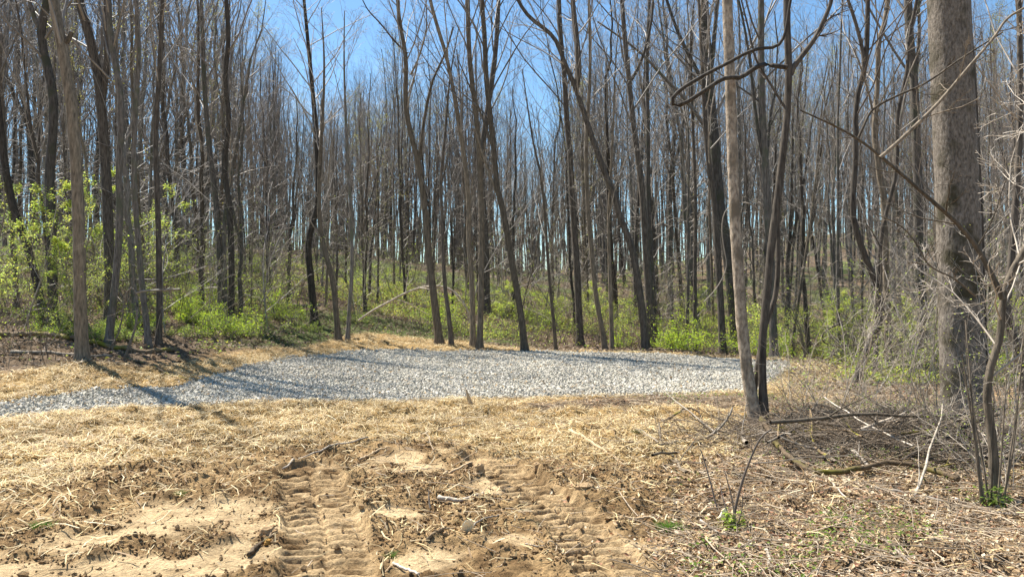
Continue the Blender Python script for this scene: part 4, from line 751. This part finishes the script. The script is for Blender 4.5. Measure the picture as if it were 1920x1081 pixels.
# two bare upright shoots and a broken stump at the lower right centre
def clump(name, label, cat, px, row, stems, mt, leaves=0, lcol=G2, extra=None):
    bx, by = base_pt(px, row); bz = gz(bx, by); root = empty(name, (bx, by, bz), label, cat); O = np.array([bx, by, bz]); r = np.random.RandomState(px)
    for pts, w, w2 in stems:
        P, _ = resample(px_path(pts, by), 14); P = (P - O)[None]; P[0, :, 1] += np.linspace(0, 1, 14) * (r.rand() - .5) * .3; P[0, 0, 2] = min(P[0, 0, 2], -.03); R = np.linspace(w, w2, 14)[None] / F * by / 2
        mb = MB(); mb.add(*tubes(P, R, 6)); a, ra = grow(P, R, 4, .4, 1, .5, .12, 4, .5, .3, .3, r, None, .0012); mb.add(*tubes(a, ra, 3)); link('stem', mb.mesh('stem'), mt, root)
    if leaves:
        n = leaves; p = np.stack([r.randn(n) * .06, r.randn(n) * .06, .02 + .25 * r.rand(n) ** 2 * (2.2 if leaves > 250 else .5)], -1); m2 = MB()
        quads(p, .025 + .02 * r.rand(n), m2, np.array(lcol)[None] * (.6 + .8 * r.rand(n, 1)), nv=nrm(r.randn(n, 3) * .5 + np.array([0, 0, 1]))); link('foliage', m2.mesh('foliage', False), M_LEAF, root)
    return root
clump('shoots', 'pair of bare upright shoots with leaves at the foot, by the broken stump', 'shoots', 1374, 985, [([(1372, 985), (1387, 909), (1410, 845), (1425, 815), (1444, 802)], 6, 3), ([(1380, 985), (1370, 930), (1354, 879)], 4, 2), ([(1375, 985), (1362, 950), (1357, 915)], 3, 1.5), ([(1382, 985), (1392, 950), (1390, 925)], 3, 1.5)], TWIG_R, 160)
clump('shoots', 'lone thin twig standing upright left of the broken stump', 'shoots', 1347, 962, [([(1347, 962), (1331, 890), (1318, 845)], 4, 2)], TWIG_R)
clump('shoots', 'tiny dark broken twig standing up in the soil at the foreground centre', 'twig', 808, 958, [([(808, 958), (803, 945), (800, 927)], 5, 2)], B_DARK)
clump('sucker_clump', 'dense clump of upright suckers with fresh leaves around the arching tree foot', 'shrub', 1862, 946,
      [([(1862 + a, 946), (1862 + a * 1.6, 860), (1862 + a * 2.3 + b, 760), (1862 + a * 3 + b * 2, 660 + c_)], 4, 2) for a, b, c_ in [(-22, -6, 0), (-15, 4, -60), (-8, -10, 20), (-3, 2, 90), (8, -3, 40), (20, 5, -80), (-18, 10, 60), (16, -12, 100)]], B_BROWN, 180, (.26, .36, .07))
def blocky(name, label, cat, px, row, size, mt, seed, tilt=(0, 0, 0), lift=0, taper=.5):
    """irregular faceted lump or splinter (size in m: x, y, z)"""
    r = np.random.RandomState(seed); bx, by = base_pt(px, row); S = 9; K = 7; t = np.linspace(0, 1, K); a = np.arange(S) / S * 6.283
    rad = (1 - t * (1 - taper))[:, None] * (.75 + .5 * r.rand(1, S)) * (.85 + .3 * r.rand(K, S)); rad[-1] *= .55; rad[0] *= .9
    v = np.stack([np.cos(a)[None] * rad * size[0] / 2, np.sin(a)[None] * rad * size[1] / 2, (t[:, None] + (r.rand(K, S) - .5) * .16) * size[2]], -1).reshape(-1, 3)
    k = np.arange(K - 1)[:, None] * S; s = np.arange(S)[None]; s2 = (s + 1) % S; f = np.stack([k + s, k + s2, k + S + s2, k + S + s], -1).reshape(-1, 4)
    v = np.concatenate([v, [v[-S:].mean(0)], [v[:S].mean(0)]]); n = len(v); tri = np.concatenate([np.stack([np.full(S, n - 2), (K - 1) * S + np.arange(S), (K - 1) * S + (np.arange(S) + 1) % S], -1), np.stack([np.full(S, n - 1), (np.arange(S) + 1) % S, np.arange(S)], -1)])
    o = link(name, mesh_np(name, v, [f, tri]), mt, None, (bx, by, gz(bx, by) + lift)); o.rotation_euler = tilt; return tag(o, label, cat)
CHIP = bark('fresh_wood', (.62, .50, .32), (.80, .70, .50), sc=4, stretch=1, bump=.3)
ROCK = bark('field_stone', (.35, .22, .10), (.55, .38, .2), sc=3, stretch=1, bump=.6)
ORST = bark('orange_stone', (.50, .25, .05), (.62, .36, .10), sc=3, stretch=1, bump=.4)
SOIL = bark('clod_soil', (.22, .14, .07), (.44, .30, .16), sc=5, stretch=1, bump=1)
blocky('splintered_stake', 'pointed splinter of wood sticking up at the near edge of the gravel', 'stake', 884, 762, (.10, .05, .28), DEAD, 1, (0, -.3, 0), -.02, .12)
blocky('wood_chip', 'white splintered wood chip among sticks at the bottom centre', 'wood chip', 872, 1012, (.10, .03, .13), CHIP, 2, (.55, .2, .3), 0, .55)
blocky('stump', 'small broken pale stump in the right foreground beside upright shoots', 'stump', 1350, 978, (.06, .05, .13), CHIP, 3, (0, .35, 0), -.02, .7)
blocky('wood_chip', 'flat pale chip of bark at the elbow of the mossy branch', 'wood chip', 1527, 905, (.16, .05, .05), CHIP, 4, (0, .1, 0), 0, .6)
blocky('stone', 'small orange stone beside the rotten dark stick', 'stone', 503, 1024, (.055, .05, .035), ORST, 5)
blocky('clod', 'large dark clod right of the right tyre track', 'clod', 1096, 938, (.17, .15, .10), SOIL, 6, (0, 0, 0), -.02, .7)
blocky('clod', 'rounded clod on the soil just left of the right tyre track top', 'clod', 899, 905, (.11, .10, .09), SOIL, 7, (0, 0, 0), -.01, .7)
blocky('clod', 'brown clod near the top of the right tyre track', 'clod', 1007, 892, (.09, .09, .07), SOIL, 8, (0, 0, 0), -.01, .7)
blocky('clod', 'dark crusty clod under the curved top of the rotten stick', 'clod', 500, 1003, (.15, .1, .06), SOIL, 9, (0, 0, 0), -.01, .7)
blocky('clod', 'dark clod on the straw below the splinter of wood', 'clod', 958, 800, (.14, .1, .07), SOIL, 10, (0, 0, 0), -.01, .7)
blocky('clod', 'brown clod in the straw left of the pale trunk', 'clod', 1284, 832, (.22, .15, .11), SOIL, 12, (0, 0, 0), -.02, .7)
blocky('stump', 'mossy rotten stump standing in the brush pile', 'stump', 1590, 874, (.13, .12, .16), MOSSY, 15, (0, -.3, 0), -.03, .6)
blocky('stump', 'second mossy stump, nearer the massive trunk', 'stump', 1775, 868, (.12, .12, .12), MOSSY, 16, (0, 0, 0), -.02, .7)

MOSS = bark('moss', (.14, .15, .02), (.38, .30, .04), sc=9, stretch=1, bump=1)
blocky('moss_clump', 'orange-green moss cushion at the left foot of the massive trunk', 'moss', 1782, 822, (.22, .16, .09), MOSS, 21, (0, 0, 0), -.02, .8)
blocky('moss_clump', 'small orange moss cushion by the second stump in the brush', 'moss', 1768, 878, (.09, .08, .06), MOSS, 22, (0, 0, 0), -.01, .8)
blocky('moss_clump', 'moss cushion between the massive trunk and the arching tree', 'moss', 1832, 826, (.26, .16, .09), MOSS, 23, (0, 0, 0), -.02, .8)
def tuft(label, px, row, n, h, spread, col):
    bx, by = base_pt(px, row); r = np.random.RandomState(px); mb = MB(); K = 4; az = r.rand(n) * 6.28; P = np.zeros((n, K, 3)); P[:, 0, :2] = r.randn(n, 2) * spread * .4; d = nrm(np.stack([np.cos(az) * .5, np.sin(az) * .5, np.ones(n)], -1))
    for k in range(1, K): d = nrm(d + np.stack([np.cos(az) * .25, np.sin(az) * .25, -np.ones(n) * .1], -1)); P[:, k] = P[:, k - 1] + d * (h * (.5 + .7 * r.rand(n)))[:, None] / (K - 1)
    v, f = tubes(P, .0016 * np.array([[1.2, 1, .8, .2]]) * np.ones((n, 1)), 3); mb.add(v, f, np.repeat(np.array(col)[None] * (.6 + .8 * r.rand(n, 1)), K * 3, 0))
    tag(link('grass_tuft', mb.mesh('grass_tuft'), M_LEAF, None, (bx, by, gz(bx, by) - .01)), label, 'grass tuft')
tuft('bright green grass tuft in the right foreground', 1258, 993, 220, .11, .08, (.24, .40, .06))
tuft('small green tuft at the lower left', 77, 995, 110, .09, .05, (.22, .36, .06))
tuft('small green tuft above the pale clay patch at left', 332, 938, 110, .10, .05, (.18, .26, .07))
tuft('faint green sprout left of the big centre clods', 688, 893, 50, .07, .04, (.25, .32, .07))
tuft('green sprout beside the long tan branch', 1195, 826, 60, .07, .06, (.22, .30, .07))
tuft('tiny green sprout at the bottom left of centre', 733, 1045, 60, .06, .04, (.22, .30, .07))

# brush pile on the right: a thing whose larger sticks are its parts
def brush():
    bx, by = base_pt(1640, 845); bz = gz(bx, by); root = empty('brush_pile', (bx, by, bz), 'tangled pile of cut branches and twigs in front of the massive trunk', 'brush pile'); r = np.random.RandomState(44); O = np.array([bx, by, bz])
    mats = [TWIG_P, DEADG, B_DARK, B_BROWN, MOSSY]
    for i in range(95):
        cx = bx + r.randn() * .85; cy = by + r.randn() * .6; a = r.randn() * .6 + (0 if r.rand() < .7 else 1.4); L = .5 + 1.5 * r.rand() ** 1.5; el = (r.rand() - .35) * .45; d = np.array([math.cos(a) * (1 if r.rand() < .5 else -1), math.sin(a), el]); d = d / np.linalg.norm(d)
        p0 = np.array([cx, cy, gz(cx, cy) + .04 + .28 * r.rand() * math.exp(-((cx - bx) ** 2 + (cy - by) ** 2) / 1.2)]) - d * L / 2; P = [p0]
        for k in range(7): d = nrm(d + (r.rand(3) - .5) * .28); P.append(P[-1] + d * L / 7)
        P = np.array(P); P[:, 2] = np.maximum(P[:, 2], ground_h(P[:, 0], P[:, 1]) + .015); P = (P - O)[None]; w = .005 + .018 * r.rand() ** 2.5; R = np.linspace(w, w * .5, 8)[None]
        mb = MB(); mb.add(*tubes(P, R, 6, rough=.1, rng=r)); b, rb = grow(P, R, 4, .2, 1, .7, .35, 5, .5, .1, .4, r, None, .002); mb.add(*tubes(b, rb, 4)); b, rb = grow(b, rb, 3, .2, 1, .7, .5, 3, .6, .1, .4, r, None, .0016); mb.add(*tubes(b, rb, 3))
        link('branch', mb.mesh('branch'), mats[r.randint(5)], root)
brush()
